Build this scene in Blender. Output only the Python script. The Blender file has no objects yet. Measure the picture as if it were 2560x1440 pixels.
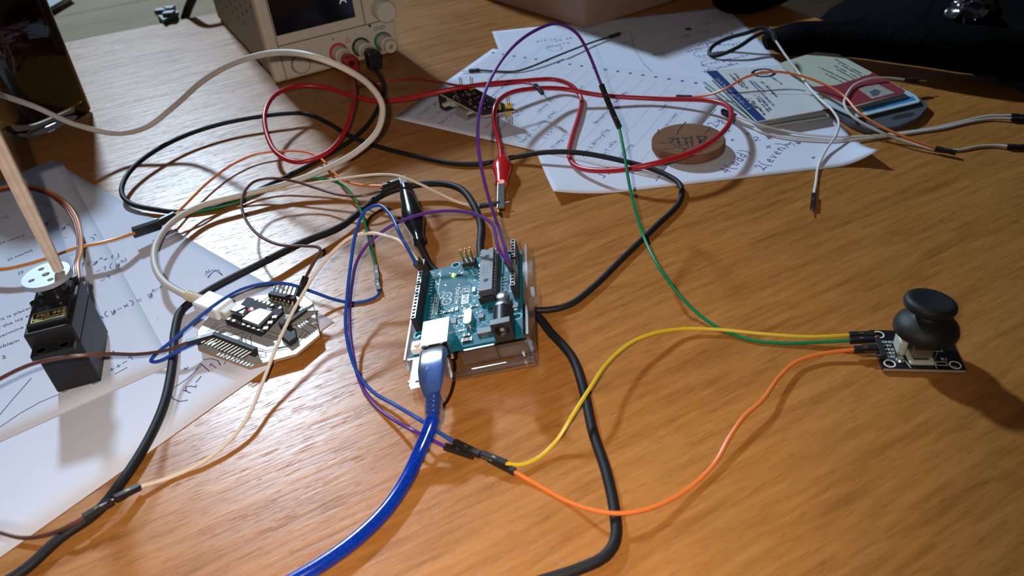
import bpy, bmesh, math, random
from mathutils import Vector, Matrix
from mathutils.geometry import tessellate_polygon
random.seed(7)
MM = 0.001
C = bpy.context.scene.collection
# ---------------------------------------------------------------- camera (hand-held phone, 247 mm above the table)
FPX, PITCH, ROLL, CAMH = 1942.67, 0.640171, -0.100569, 246.64
_c, _s = math.cos(PITCH), math.sin(PITCH)
FWD = Vector((0, _c, -_s)); _up = Vector((0, _s, _c)); _r = Vector((1, 0, 0))
RT = _r*math.cos(ROLL) + _up*math.sin(ROLL); UP = _up*math.cos(ROLL) - _r*math.sin(ROLL)
cam = bpy.data.cameras.new('camera'); cam_o = bpy.data.objects.new('camera', cam); C.objects.link(cam_o)
m = Matrix((RT, UP, -FWD)).transposed().to_4x4(); m.translation = Vector((0, 0, CAMH))*MM
cam_o.matrix_world = m
cam.sensor_width = 36; cam.lens = FPX/2560*36; cam.clip_start = 0.01; cam.clip_end = 50
cam.dof.use_dof = True; cam.dof.focus_distance = 0.42; cam.dof.aperture_fstop = 13
bpy.context.scene.camera = cam_o
# ---------------------------------------------------------------- world, lights, exposure
W = bpy.data.worlds.new('room'); bpy.context.scene.world = W; W.use_nodes = True
W.node_tree.nodes['Background'].inputs[0].default_value = (0.9, 0.85, 0.85, 1)
W.node_tree.nodes['Background'].inputs[1].default_value = 0.035
def light(name, kind, loc, target, energy, color, size):
    l = bpy.data.lights.new(name, kind); l.energy = energy; l.color = color
    if kind == 'AREA': l.shape = 'DISK'; l.size = size
    else: l.shadow_soft_size = size
    o = bpy.data.objects.new(name, l); C.objects.link(o); o.location = Vector(loc)*MM
    o.rotation_euler = (Vector(target)*MM - o.location).to_track_quat('-Z', 'Y').to_euler()
    return o
light('ceiling_lamp', 'AREA', (-1771, 4039, 2904), (-50, 350, 0), 262, (0.58, 0.77, 0.96), 0.38)
fl_ = light('phone_flash', 'SPOT', (-22, 2, CAMH+14), (-75, 262, 0), 5.7, (1.0, 0.85, 0.72), 0.0025)
fl_.data.spot_size = math.radians(98); fl_.data.spot_blend = 1.0
bpy.context.scene.cycles.transparent_max_bounces = 40
vs = bpy.context.scene.view_settings
vs.view_transform = 'Standard'; vs.look = 'None'; vs.gamma = 1; vs.exposure = 0.0; vs.use_curve_mapping = False
# ---------------------------------------------------------------- helpers (all lengths in mm)
def ray(u, v): return FWD + RT*((u-1280)/FPX) - UP*((v-720)/FPX)
def P(u, v, z=0.0):                      # photograph point -> the point of the place at height z
    d = ray(u, v); t = (z-CAMH)/d.z
    return Vector((0, 0, CAMH)) + d*t
def D(u, v, depth): return Vector((0, 0, CAMH)) + ray(u, v)*depth
def onplane(u, v, p0, n):
    d = ray(u, v); o = Vector((0, 0, CAMH)); return o + d*((p0-o).dot(n)/d.dot(n))
WM = {}
class G:
    def __init__(s): s.v = []; s.f = []
    def add(s, vs, fs):
        b = len(s.v); s.v += [Vector(q) for q in vs]; s.f += [[i+b for i in f] for f in fs]; return s
    def box(s, lo, hi, M=None):
        vs = [Vector((x, y, z)) for z in (lo[2], hi[2]) for y in (lo[1], hi[1]) for x in (lo[0], hi[0])]
        if M: vs = [M @ q for q in vs]
        return s.add(vs, [(0, 2, 3, 1), (4, 5, 7, 6), (0, 1, 5, 4), (2, 6, 7, 3), (0, 4, 6, 2), (1, 3, 7, 5)])
    def obox(s, a, b, w, h, up=Vector((0, 0, 1))):          # bar from a to b
        a, b = Vector(a), Vector(b); d = (b-a).normalized(); x = d.cross(Vector(up)).normalized(); y = x.cross(d)
        vs = [q + x*i*w/2 + y*j*h/2 for q in (a, b) for j in (-1, 1) for i in (-1, 1)]
        return s.add(vs, [(0, 1, 3, 2), (4, 6, 7, 5), (0, 4, 5, 1), (2, 3, 7, 6), (0, 2, 6, 4), (1, 5, 7, 3)])
    def tube(s, pts, r, n=8, cap=True, flat=1.0):
        pts = [Vector(p) for p in pts]; rs = r if isinstance(r, (list, tuple)) else [r]*len(pts)
        t0 = (pts[1]-pts[0]).normalized(); up = Vector((0, 0, 1)) if abs(t0.z) < .9 else Vector((1, 0, 0))
        x = t0.cross(up).normalized(); vs = []; fs = []
        for i, p in enumerate(pts):
            t = (pts[min(i+1, len(pts)-1)]-pts[max(i-1, 0)]).normalized()
            x = (x - t*x.dot(t)).normalized(); y = x.cross(t)
            for k in range(n):
                a = 2*math.pi*k/n; vs.append(p + x*math.cos(a)*rs[i] + y*math.sin(a)*rs[i]*flat)
        for i in range(len(pts)-1):
            for k in range(n):
                a = i*n+k; b = i*n+(k+1) % n; fs.append((a, a+n, b+n, b))
        if cap: fs.append(tuple(range(n))); fs.append(tuple(reversed(range((len(pts)-1)*n, len(pts)*n))))
        return s.add(vs, fs)
    def cyl(s, a, b, r, r2=None, n=16): return s.tube([a, b], [r, r if r2 is None else r2], n)
    def lathe(s, prof, M=None, n=32):
        vs = []; fs = []
        for r, z in prof:
            for k in range(n):
                a = 2*math.pi*k/n; q = Vector((r*math.cos(a), r*math.sin(a), z)); vs.append(M @ q if M else q)
        for i in range(len(prof)-1):
            for k in range(n):
                a = i*n+k; b = i*n+(k+1) % n; fs.append((a, b, b+n, a+n))
        fs.append(tuple(reversed(range(n)))); fs.append(tuple(range((len(prof)-1)*n, len(prof)*n)))
        return s.add(vs, fs)
    def prism(s, outer, z0, z1, holes=(), M=None):
        loops = [list(map(lambda q: Vector((q[0], q[1], 0)), l)) for l in [outer]+list(holes)]
        def area(l): return sum(l[i].x*l[(i+1) % len(l)].y-l[(i+1) % len(l)].x*l[i].y for i in range(len(l)))
        if area(loops[0]) < 0: loops[0].reverse()
        for l in loops[1:]:
            if area(l) > 0: l.reverse()
        tri = tessellate_polygon(loops); flat = [q for l in loops for q in l]; n = len(flat)
        vs = [Vector((q.x, q.y, z0)) for q in flat]+[Vector((q.x, q.y, z1)) for q in flat]; fs = []
        for t in tri:
            a, b, c = [flat[i] for i in t]
            if (b-a).cross(c-a).z < 0: t = tuple(reversed(t))
            fs.append([i+n for i in t]); fs.append(list(reversed(t)))
        o = 0
        for l in loops:
            k = len(l)
            for i in range(k):
                a, b = o+i, o+(i+1) % k; fs.append((a, b, b+n, a+n))
            o += k
        if M: vs = [M @ q for q in vs]
        return s.add(vs, fs)
    def ribbon(s, pts, w, up=Vector((0, 0, 1))):
        pts = [Vector(p) for p in pts]
        for i in range(len(pts)-1):
            a, b = pts[i], pts[i+1]; d = b-a
            if d.length < 1e-4: continue
            x = d.cross(up).normalized()*w/2; e = d.normalized()*w*.3
            s.add([a-x-e, a+x-e, b+x+e, b-x+e], [(0, 1, 2, 3)])
        return s
    def grid(s, fn, nu, nv):
        vs = [fn(i/nu, j/nv) for j in range(nv+1) for i in range(nu+1)]
        return s.add(vs, [(j*(nu+1)+i, j*(nu+1)+i+1, (j+1)*(nu+1)+i+1, (j+1)*(nu+1)+i) for j in range(nv) for i in range(nu)])
    def out(s, name, mat, parent=None, world=True, smooth=False, bevel=0, seg=2, label=None, solid=0, weld=False, autosm=True):
        vs = s.v; loc = None
        if parent is not None and world:
            inv = WM[parent].inverted(); vs = [inv @ q for q in vs]
        if parent is None:
            mn = Vector([min(q[i] for q in vs) for i in range(3)]); mx = Vector([max(q[i] for q in vs) for i in range(3)])
            loc = Vector(((mn.x+mx.x)/2, (mn.y+mx.y)/2, mn.z)); vs = [q-loc for q in vs]
        me = bpy.data.meshes.new(name); me.from_pydata([q*MM for q in vs], [], s.f)
        me.validate(); me.update(); me.materials.append(mat)
        if weld:
            bm = bmesh.new(); bm.from_mesh(me); bmesh.ops.remove_doubles(bm, verts=bm.verts, dist=1e-6); bmesh.ops.recalc_face_normals(bm, faces=bm.faces); bm.to_mesh(me); bm.free()
        o = bpy.data.objects.new(name, me); C.objects.link(o)
        if parent is not None: o.parent = parent; WM[o] = WM[parent]
        else:
            o.location = loc*MM; WM[o] = Matrix.Translation(loc)
        if smooth:
            for p in me.polygons: p.use_smooth = True
            if autosm: me.set_sharp_from_angle(angle=math.radians(42))
        if solid:
            md = o.modifiers.new('thickness', 'SOLIDIFY'); md.thickness = solid*MM; md.offset = -1
        if bevel:
            md = o.modifiers.new('bevel', 'BEVEL'); md.width = bevel*MM; md.segments = seg; md.limit_method = 'ANGLE'; md.angle_limit = math.radians(35)
        if label: o['label'] = label
        if any(k in name for k in ('handwriting', 'print', 'lettering', 'hole_ring', 'gold_pad', 'crack', 'burnt', 'solder_', 'terminal_marking', 'gold_label', 'seam')) and parent is not None: o['kind'] = 'stuff'
        return o
def tag(o, label, cat, group=None, kind=None):
    o['label'] = label; o['category'] = cat
    if group: o['group'] = group
    if kind: o['kind'] = kind
    return o
def thing(name, label, cat, M, group=None):
    if isinstance(M, Vector): M = Matrix.Translation(M)
    o = bpy.data.objects.new(name, None); C.objects.link(o); o.empty_display_size = .01
    mm = M.copy(); mm.translation = M.translation*MM; o.matrix_world = mm; WM[o] = M
    return tag(o, label, cat, group)
def spline(pts, step=2.0):
    pts = [Vector(p) for p in pts]; q = [pts[0]*2-pts[1]]+pts+[pts[-1]*2-pts[-2]]; out = []
    for i in range(1, len(q)-2):
        p0, p1, p2, p3 = q[i-1:i+3]; n = max(3, int((p2-p1).length/step))
        t = [0, 1, 2, 3]; a = 0.5
        d = [max((y-x).length, 1e-3)**a for x, y in ((p0, p1), (p1, p2), (p2, p3))]
        m1 = (p1-p0)/d[0]-(p2-p0)/(d[0]+d[1])+(p2-p1)/d[1]; m2 = (p2-p1)/d[1]-(p3-p1)/(d[1]+d[2])+(p3-p2)/d[2]
        m1 *= d[1]; m2 *= d[1]
        for k in range(n):
            s = k/n; out.append(p1*(2*s**3-3*s*s+1)+m1*(s**3-2*s*s+s)+p2*(3*s*s-2*s**3)+m2*(s**3-s*s))
    out.append(pts[-1]); return out
# ---------------------------------------------------------------- materials
MATS = {}
def mat(name, col, rough=.5, metal=0, spec=.5, trans=0, ior=1.45, emit=None, es=0, vary=.06, vs_=120, bump=0, coat=0, sss=0):
    if name in MATS: return MATS[name]
    m = bpy.data.materials.new(name); m.use_nodes = True; nt = m.node_tree; b = nt.nodes['Principled BSDF']
    i = b.inputs; i['Roughness'].default_value = rough; i['Metallic'].default_value = metal; i['Specular IOR Level'].default_value = spec
    i['Transmission Weight'].default_value = trans; i['IOR'].default_value = ior; i['Coat Weight'].default_value = coat
    if emit: i['Emission Color'].default_value = (*emit, 1); i['Emission Strength'].default_value = es
    tc = nt.nodes.new('ShaderNodeTexCoord'); n = nt.nodes.new('ShaderNodeTexNoise'); n.inputs['Scale'].default_value = vs_; n.inputs['Detail'].default_value = 3
    nt.links.new(tc.outputs['Object'], n.inputs['Vector'])
    r = nt.nodes.new('ShaderNodeMapRange'); r.inputs['To Min'].default_value = 1-vary; r.inputs['To Max'].default_value = 1+vary
    nt.links.new(n.outputs['Fac'], r.inputs['Value'])
    mx = nt.nodes.new('ShaderNodeVectorMath'); mx.operation = 'SCALE'; mx.inputs[0].default_value = col
    nt.links.new(r.outputs['Result'], mx.inputs['Scale']); nt.links.new(mx.outputs['Vector'], i['Base Color'])
    if bump:
        bp = nt.nodes.new('ShaderNodeBump'); bp.inputs['Strength'].default_value = bump; bp.inputs['Distance'].default_value = .0006
        nt.links.new(n.outputs['Fac'], bp.inputs['Height']); nt.links.new(bp.outputs['Normal'], i['Normal'])
    MATS[name] = m; return m
def wood(name, light_c, mid_c, dark_c, angle, rough=.36, pore=1.0, scale=1.0, bump=.35, pores=(0.62, 0.70), spec=.4):
    m = bpy.data.materials.new(name); m.use_nodes = True; nt = m.node_tree; L = nt.links.new; N = nt.nodes.new
    b = nt.nodes['Principled BSDF']; tc = N('ShaderNodeTexCoord')
    def noise(sx, sy, detail, rough_=.55, dist=0):
        mp = N('ShaderNodeMapping'); mp.inputs['Rotation'].default_value = (0, 0, -angle); 
        rot = N('ShaderNodeMapping'); rot.inputs['Scale'].default_value = (sx*scale, sy*scale, 60*scale)
        L(tc.outputs['Object'], mp.inputs['Vector']); L(mp.outputs['Vector'], rot.inputs['Vector'])
        n = N('ShaderNodeTexNoise'); n.inputs['Scale'].default_value = 1; n.inputs['Detail'].default_value = detail; n.inputs['Roughness'].default_value = rough_
        n.inputs['Distortion'].default_value = dist
        L(rot.outputs['Vector'], n.inputs['Vector']); return n
    big = noise(3, 16, 4, .6, .6); fine = noise(22, 240, 4, .6, .3); por = noise(130, 1700, 3, .55); mot = noise(75, 420, 3, .6, .4)
    cr = N('ShaderNodeValToRGB'); e = cr.color_ramp.elements
    e[0].position = .34; e[0].color = (*dark_c, 1); e[1].position = .66; e[1].color = (*light_c, 1)
    k = e.new(.5); k.color = (*mid_c, 1)
    mix = N('ShaderNodeMath'); mix.operation = 'MULTIPLY_ADD'; mix.inputs[1].default_value = .55
    L(fine.outputs['Fac'], mix.inputs[0]); s2 = N('ShaderNodeMath'); s2.operation = 'MULTIPLY'; s2.inputs[1].default_value = .45
    L(big.outputs['Fac'], s2.inputs[0]); L(s2.outputs[0], mix.inputs[2]); mm_ = N('ShaderNodeMath'); mm_.operation = 'MULTIPLY_ADD'; mm_.inputs[1].default_value = .24; mm_.inputs[2].default_value = -.12
    L(mot.outputs['Fac'], mm_.inputs[0]); m2_ = N('ShaderNodeMath'); m2_.operation = 'ADD'; L(mix.outputs[0], m2_.inputs[0]); L(mm_.outputs[0], m2_.inputs[1]); L(m2_.outputs[0], cr.inputs['Fac'])
    pr = N('ShaderNodeMapRange'); pr.inputs['From Min'].default_value = pores[0]; pr.inputs['From Max'].default_value = pores[1]
    L(por.outputs['Fac'], pr.inputs['Value'])
    pm = N('ShaderNodeMix'); pm.data_type = 'RGBA'; pm.inputs[7].default_value = (dark_c[0]*.45, dark_c[1]*.36, dark_c[2]*.3, 1)
    pf = N('ShaderNodeMath'); pf.operation = 'MULTIPLY'; pf.inputs[1].default_value = .75*pore
    L(pr.outputs['Result'], pf.inputs[0]); L(pf.outputs[0], pm.inputs[0]); L(cr.outputs['Color'], pm.inputs[6]); L(pm.outputs[2], b.inputs['Base Color'])
    hh = N('ShaderNodeMath'); hh.operation = 'SUBTRACT'; L(fine.outputs['Fac'], hh.inputs[0]); L(pr.outputs['Result'], hh.inputs[1])
    bp = N('ShaderNodeBump'); bp.inputs['Strength'].default_value = bump; bp.inputs['Distance'].default_value = .0004
    L(hh.outputs[0], bp.inputs['Height']); L(bp.outputs['Normal'], b.inputs['Normal'])
    rr = N('ShaderNodeMapRange'); rr.inputs['To Min'].default_value = rough-.06; rr.inputs['To Max'].default_value = rough+.10
    L(fine.outputs['Fac'], rr.inputs['Value']); L(rr.outputs['Result'], b.inputs['Roughness'])
    b.inputs['Specular IOR Level'].default_value = spec
    MATS[name] = m; return m
GRAIN = math.radians(25)
m_table = wood('oak_table', (.43, .185, .044), (.355, .143, .030), (.24, .090, .017), GRAIN, rough=.30, pore=.5, pores=(.60, .72), spec=.42)
m_bench = wood('pale_bench', (.30, .21, .095), (.24, .165, .07), (.15, .10, .035), GRAIN, rough=.6, pore=.4, spec=.08)
m_floor = wood('dark_floor', (.06, .035, .02), (.045, .027, .015), (.03, .018, .01), 0, scale=.2)
m_blk = mat('black_plastic', (.013, .013, .014), .42)
m_blkm = mat('matt_black', (.012, .012, .013), .62, vary=.15)
m_cable = mat('black_cable', (.009, .010, .012), .58, spec=.35)
m_pin = mat('pin_metal', (.27, .23, .16), .5, .9)
m_gold = mat('gold_pin', (.75, .55, .22), .3, 1)
m_steel = mat('nickel', (.78, .79, .80), .22, 1)
m_paper = mat('paper', (.64, .67, .78), .85, spec=.2, vary=.02, vs_=60)
m_paper2 = mat('paper_copy', (.61, .64, .75), .85, spec=.2, vary=.02, vs_=60)
m_ink = mat('blue_ink', (.055, .065, .28), .7, spec=.2, vary=.3, vs_=900)
m_print = mat('black_print', (.03, .03, .04), .8, spec=.2)
m_rule = mat('ruled_line', (.42, .50, .66), .85, spec=.1)
m_red = mat('red_silicone', (.42, .012, .018), .34)
m_redc = mat('red_vinyl', (.50, .012, .014), .22, coat=.3)
m_wirewhite = mat('cream_wire', (.70, .60, .48), .42)
m_white = mat('white_wire', (.68, .66, .64), .42)
m_purple = mat('purple_wire', (.085, .022, .22), .36)
m_green = mat('green_wire', (.0, .19, .075), .36)
m_yellow = mat('yellow_wire', (.64, .43, .015), .38)
m_orange = mat('orange_wire', (.78, .19, .035), .38)
m_blue = mat('blue_wire', (.008, .06, .34), .38)
m_brown = mat('brown_wire', (.11, .040, .027), .38)
# ---------------------------------------------------------------- lettering
_tc = {}
def text_poly(s):
    if s in _tc: return _tc[s]
    cu = bpy.data.curves.new('t', 'FONT'); cu.body = s; cu.size = 1; cu.resolution_u = 2
    o = bpy.data.objects.new('t', cu); C.objects.link(o); bpy.context.view_layer.update()
    me = bpy.data.meshes.new_from_object(o.evaluated_get(bpy.context.evaluated_depsgraph_get()))
    vs = [v.co.copy() for v in me.vertices]; fs = [tuple(p.vertices) for p in me.polygons]
    bpy.data.objects.remove(o); bpy.data.meshes.remove(me); bpy.data.curves.remove(cu)
    w = max([v.x for v in vs]+[.1]); _tc[s] = (vs, fs, w); return _tc[s]
def text(g, s, o, ex, ey, size):         # size = cap height in mm
    vs, fs, w = text_poly(s); k = size/.7; ex = Vector(ex).normalized(); ey = Vector(ey).normalized(); o = Vector(o)
    g.add([o+ex*v.x*k+ey*v.y*k for v in vs], fs); return w*k
ST = {'1': [[(.15, .7), (.45, 1), (.4, 0)]], '2': [[(.1, .75), (.35, 1), (.65, .8), (.5, .45), (.05, .02), (.35, .1), (.8, 0)]],
 '3': [[(.1, .9), (.5, 1), (.6, .75), (.3, .55), (.65, .35), (.5, .02), (.1, .1)]], '4': [[(.5, 0), (.5, 1), (.05, .35), (.8, .38)]],
 '7': [[(.1, .95), (.7, 1), (.3, 0)]], 'n': [[(.1, 0), (.12, .6), (.12, .35), (.4, .62), (.6, .4), (.65, 0), (.8, .08)]],
 'm': [[(.05, 0), (.08, .6), (.1, .35), (.28, .6), (.38, .1), (.42, .4), (.62, .6), (.72, 0)]],
 'y': [[(.1, .62), (.15, .25), (.4, .2), (.6, .6)], [(.6, .6), (.55, -.15), (.3, -.4), (.05, -.2), (.7, .15)]],
 'x': [[(.05, .6), (.6, .0)], [(.62, .62), (.05, 0)]], '=': [[(.05, .4), (.65, .42)], [(.05, .18), (.65, .2)]], '-': [[(.05, .3), (.65, .32)]],
 '+': [[(.05, .3), (.65, .3)], [(.35, .6), (.35, 0)]], '(': [[(.5, 1.15), (.2, .75), (.15, .2), (.45, -.25)]], ')': [[(.1, 1.15), (.4, .75), (.42, .2), (.1, -.25)]],
 '!': [[(.3, 1), (.28, .35)], [(.27, .1), (.27, .0)]], 'o': [[(.35, .6), (.08, .4), (.15, .02), (.5, .05), (.6, .4), (.35, .6)]],
 'd': [[(.55, .55), (.15, .5), (.1, .08), (.45, .02), (.6, .3), (.62, 1.1), (.58, .05)]], 'e': [[(.1, .3), (.55, .38), (.4, .62), (.12, .45), (.12, .08), (.55, .05)]],
 'v': [[(.05, .6), (.3, 0), (.6, .62)]], 'a': [[(.55, .5), (.2, .6), (.08, .2), (.3, 0), (.55, .3), (.55, .6), (.65, 0)]], 't': [[(.35, 1), (.3, .05), (.5, .05)], [(.1, .65), (.6, .68)]],
 's': [[(.55, .55), (.25, .62), (.2, .38), (.5, .25), (.4, .0), (.08, .05)]], 'i': [[(.2, .6), (.2, 0), (.35, .05)]], 'u': [[(.08, .6), (.12, .05), (.5, .05), (.55, .6), (.6, 0)]],
 'r': [[(.12, 0), (.15, .6), (.18, .35), (.5, .6)]], 'l': [[(.2, 1.1), (.15, .05), (.35, .02)]], '/': [[(.0, -.3), (.6, 1.3)]], ' ': [], '.': [[(.2, .05), (.24, 0)]], 'h': [[(.1, 1.1), (.1, 0), (.14, .4), (.45, .55), (.5, 0)]]}
def hand(g, s, a, b, h, w=.42, z=.0, adv=.85):         # handwriting from a towards b (world mm), letter height h
    a, b = Vector(a), Vector(b); ex = (b-a).normalized(); ey = Vector((0, 0, 1)).cross(ex); x = 0; sup = 0
    for ch in s:
        if ch == '^': sup = 1; continue
        k = h*(.6 if sup else 1); oy = h*.75 if sup else 0
        if ch in ' =+': sup = 0; k = h; oy = 0
        j = random.uniform(-.06, .06)*h
        for st in ST.get(ch, []):
            g.ribbon([a+ex*(x+px*k*.9+py*k*.12)+ey*(py*k+oy+j)+Vector((0, 0, z)) for px, py in st], w)
        x += k*adv*(.75 if ch == ' ' else 1)
    return x
LET = 'nmyxoeadtsiurlvh1234'
def scrawl(n): return ''.join(random.choice(LET+'  ') for _ in range(n))

# ================================================================ SETTING
def plane_obj(name, pts, z, th, mt, kind='structure'):
    o = G().prism(pts, z-th, z).out(name, mt); o['kind'] = kind; return o
plane_obj('floor', [(-2500, -1500), (2500, -1500), (2500, 3500), (-2500, 3500)], -740, 20, m_floor)
# table ------------------------------------------------------------
def line_x(p, d, q, e):
    k = ((q.x-p.x)*e.y-(q.y-p.y)*e.x)/(d.x*e.y-d.y*e.x); return p+d*k
e1a, e1b = P(160, 107), P(500, 40); e2a, e2b = P(1935, 7), P(2560, 232)
far_c = line_x(e1a, e1b-e1a, e2a, e2b-e2a)
d1 = (e1b-e1a).normalized(); d2 = (e2b-e2a).normalized()
T_poly = [far_c, far_c-d1*1500, far_c-d1*1500+d2*1100, far_c+d2*1400, ]
tb = thing('table', 'oak veneer table with a long straight grain, everything lies on it', 'table', Vector((0, 400, -740)))
G().prism([(q.x, q.y) for q in T_poly], -28, 0).out('tabletop', m_table, tb)
for q, s in ((far_c-d1*90+d2*90, 0), (far_c-d1*1400+d2*90, 0), (far_c-d1*1400+d2*1000, 0), (far_c-d1*90+d2*1250, 0)):
    G().box((q.x-28, q.y-28, -740), (q.x+28, q.y+28, -28.2)).out('leg', m_table, tb, bevel=3)
n1 = Vector((-d1.y, d1.x, 0))
bn = thing('bench', 'paler wooden bench beyond the far edge of the table', 'bench', Vector((far_c.x-900, far_c.y+300, -740)))
c0 = far_c+n1*4-d1*330
for k in range(5):
    a = c0-n1*0+n1*k*150
    G().prism([(q.x, q.y) for q in (a, a-d1*1300, a-d1*1300+n1*148.8, a+n1*148.8)], -34, -9).out('plank', m_bench, bn, bevel=.8)
for q in (c0-d1*60+n1*60, c0-d1*1240+n1*60, c0-d1*1240+n1*680, c0-d1*60+n1*680):
    G().box((q.x-25, q.y-25, -740), (q.x+25, q.y+25, -34.2)).out('leg', m_bench, bn)

# ================================================================ PAPERS
def sheet(name, label, pts, z, mt, lift=None, nu=24, nv=24, group=None):
    a, b, c, d = [Vector((p[0], p[1], 0)) for p in pts]
    def fn(u, v):
        q = a*(1-u)*(1-v)+b*u*(1-v)+c*u*v+d*(1-u)*v
        h = z+(lift(u, v) if lift else 0); return Vector((q.x, q.y, h))
    t = thing(name, label, 'paper', Vector(((a.x+c.x)/2, (a.y+c.y)/2, z)), 'loose sheets of paper')
    G().grid(fn, nu, nv).out('page', mt, t, smooth=True, solid=.12)
    return t
def bump_at(u, v, cu, cv, r, h):
    d = math.hypot(u-cu, v-cv)/r; return h*(1-d)**2 if d < 1 else 0
# left: lower sheet, corner at (835,805)
k0 = P(835, 805); ka = (P(125, 400)-k0).normalized(); kb = (P(0, 1395)-k0).normalized()
s1 = sheet('handwritten_sheet', 'white sheet with blue pen sums, one corner poking out beneath the octagonal board', [k0, k0+ka*338, k0+ka*338+kb*215, k0+kb*215], .35, m_paper,
           lift=lambda u, v: 0.0)
q0 = P(432, 912); qa = (P(250, 578)-q0).normalized(); qb = (P(0, 1106)-q0).normalized()
s2 = sheet('exam_page', 'printed exam page with marks in brackets, underneath the black motor', [q0, q0+qa*292, q0+qa*292+qb*210, q0+qb*210], .8, m_paper2,
           lift=lambda u, v: bump_at(u, v, 1, 0, .25, 2))
# right: one big sheet and a ruled notebook page on it
r_pts = [P(1385, 500), P(2190, 408), P(1820, 17), P(1230, 80)]
s3 = sheet('large_note_sheet', 'large white note sheet with a dog-eared corner, beneath the cards and the wooden disc', r_pts, .35, m_paper,
           lift=lambda u, v: bump_at(u, v, 1, 0, .13, 9)+bump_at(u, v, 0, 0, .22, 6)+bump_at(u, v, .8, -.05, .1, 0), nu=60, nv=60)
n0 = P(985, 298); n1_ = P(1638, 448); n2 = P(1835, 212); n3 = P(1232, 124)
s4 = sheet('ruled_notebook_page', 'ruled notebook page with a row of torn binding holes, full of pen notes', [n0, n1_, n2, n3], .85, m_paper2)
# writing on the left sheets
g = G(); hz = .95
def H(g, s, u, v, u2, v2, h, z=hz, w=.42): return hand(g, s, P(u, v, z), P(u2, v2, z), h, w)
H(g, 'y^n-1', 110, 562, 140, 552, 4.2); H(g, '-y^n', 140, 577, 190, 562, 3.8); H(g, '-', 158, 597, 175, 592, 3); H(g, ')^1', 230, 600, 250, 590, 4)
H(g, '-y)', 175, 640, 225, 622, 3.6)
H(g, '1(y^n+1)', 200, 668, 275, 648, 4.2); H(g, '-1(y^n)', 240, 682, 300, 662, 4.2); H(g, '-1', 252, 705, 285, 692, 4)
H(g, 'n(y-x)= y^n-x', 245, 800, 370, 742, 4.2); H(g, '++-1', 275, 930, 320, 905, 4)
g.ribbon([P(287, 935, hz), P(318, 918, hz)], .4)
H(g, '-1', 265, 893, 300, 880, 3); H(g, '.', 390, 795, 400, 795, 3)
g.ribbon([P(0, 1036, hz), P(30, 1000, hz), P(78, 945, hz)], .4); g.ribbon([P(0, 1067, hz), P(50, 1033, hz), P(100, 1005, hz), P(148, 985, hz)], .4)
g.out('handwriting', m_ink, s2, label='blue pen sums')
g = G(); hz = .5
H(g, '(n-7)!', 452, 1010, 520, 935, 8.0, w=.5, z=hz); g.ribbon([P(427, 975, hz), P(470, 945, hz), P(506, 912, hz)], .45)
H(g, '( x', 430, 935, 465, 925, 3.6, z=hz); H(g, '1', 532, 925, 545, 915, 5, z=hz); H(g, '7 1', 555, 912, 580, 905, 3.6, z=hz)
g.ribbon([P(518, 693, hz), P(537, 675, hz), P(556, 688, hz), P(545, 674, hz), P(532, 680, hz), P(520, 695, hz)], .4)
g.ribbon([P(512, 688, hz), P(532, 674, hz)], .35); H(g, 'sl', 514, 682, 530, 676, 2, z=hz)
g.out('handwriting', m_ink, s1, label='blue pen sums')
g = G(); 
def T(g, s, u, v, u2, v2, h, z=.95):
    a, b = P(u, v, z), P(u2, v2, z); ex = (b-a).normalized(); text(g, s, a, ex, Vector((0, 0, 1)).cross(ex), h)
T(g, 'marks]', -22, 552, 70, 532, 2.6); T(g, '[3 marks]', 0, 610, 90, 580, 2.6); T(g, '[2 marks]', 20, 652, 92, 622, 2.6); T(g, '[2', 45, 685, 70, 678, 2.6)
T(g, 'before it is placed', -55, 824, 100, 762, 2.7); T(g, 'face of the icy surface', -50, 842, 100, 780, 2.7); T(g, 'to determine the', -45, 862, 100, 803, 2.7)
T(g, 'Problem', -25, 880, 43, 855, 2.9); T(g, '2', 5, 898, 20, 892, 2.9)
g.out('printed_text', m_print, s2, label='black printed question text')
# writing on the right sheets
g = G(); zz = 1.0; A = n0; ux = (n1_-n0); uy = (n3-n0)
for i in range(17):      # ruled lines run with the long side of the page
    f = .03+i*.056; a = A+ux*f; b = A+ux*f+uy*.92
    g.ribbon([Vector((a.x, a.y, zz-.08)), Vector((b.x, b.y, zz-.08))], .22)
g.out('ruled_line', m_rule, s4)['kind'] = 'stuff'
g = G()
for i in range(1, 17):
    f = .03+i*.056
    st = random.uniform(.03, .1) if i % 4 else .35
    a = A+ux*(f-.008)+uy*st; b = a+uy; a = Vector((a.x, a.y, zz)); b = Vector((b.x, b.y, zz))
    n = random.choice([9, 14, 20, 16]); hand(g, scrawl(n), a, b, 3.4, .3)
    if i % 3 == 0:
        a = A+ux*(f-.008)+uy*.6; a = Vector((a.x, a.y, zz)); hand(g, scrawl(9), a, a+uy, 3.0, .3)
g.out('handwriting', m_ink, s4, label='dense blue pen notes along the ruled lines')
g = G()
for i in range(20):
    q = n3+(n2-n3)*((i+.5)/20); q = q-uy.normalized()*9
    g.lathe([(1.45, zz-.05), (1.45, zz)], Matrix.Translation(Vector((q.x, q.y, 0))), 10)
g.out('binding_hole', mat('hole_dark', (.06, .06, .08), .9), s4)['kind'] = 'stuff'
g = G(); zz = .55
H(g, '2 x -', 1885, 352, 1960, 345, 6, zz); H(g, 'x  =', 1915, 370, 1990, 362, 6, zz); H(g, '7x', 1985, 366, 2010, 350, 5, zz); H(g, 'x', 1993, 360, 2010, 358, 5, zz)
H(g, '4(odd)', 1822, 434, 1865, 392, 7, zz, .5); H(g, '2(even)', 1910, 426, 1950, 384, 7, zz, .5); H(g, '=', 2035, 398, 2048, 390, 5, zz)
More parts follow.
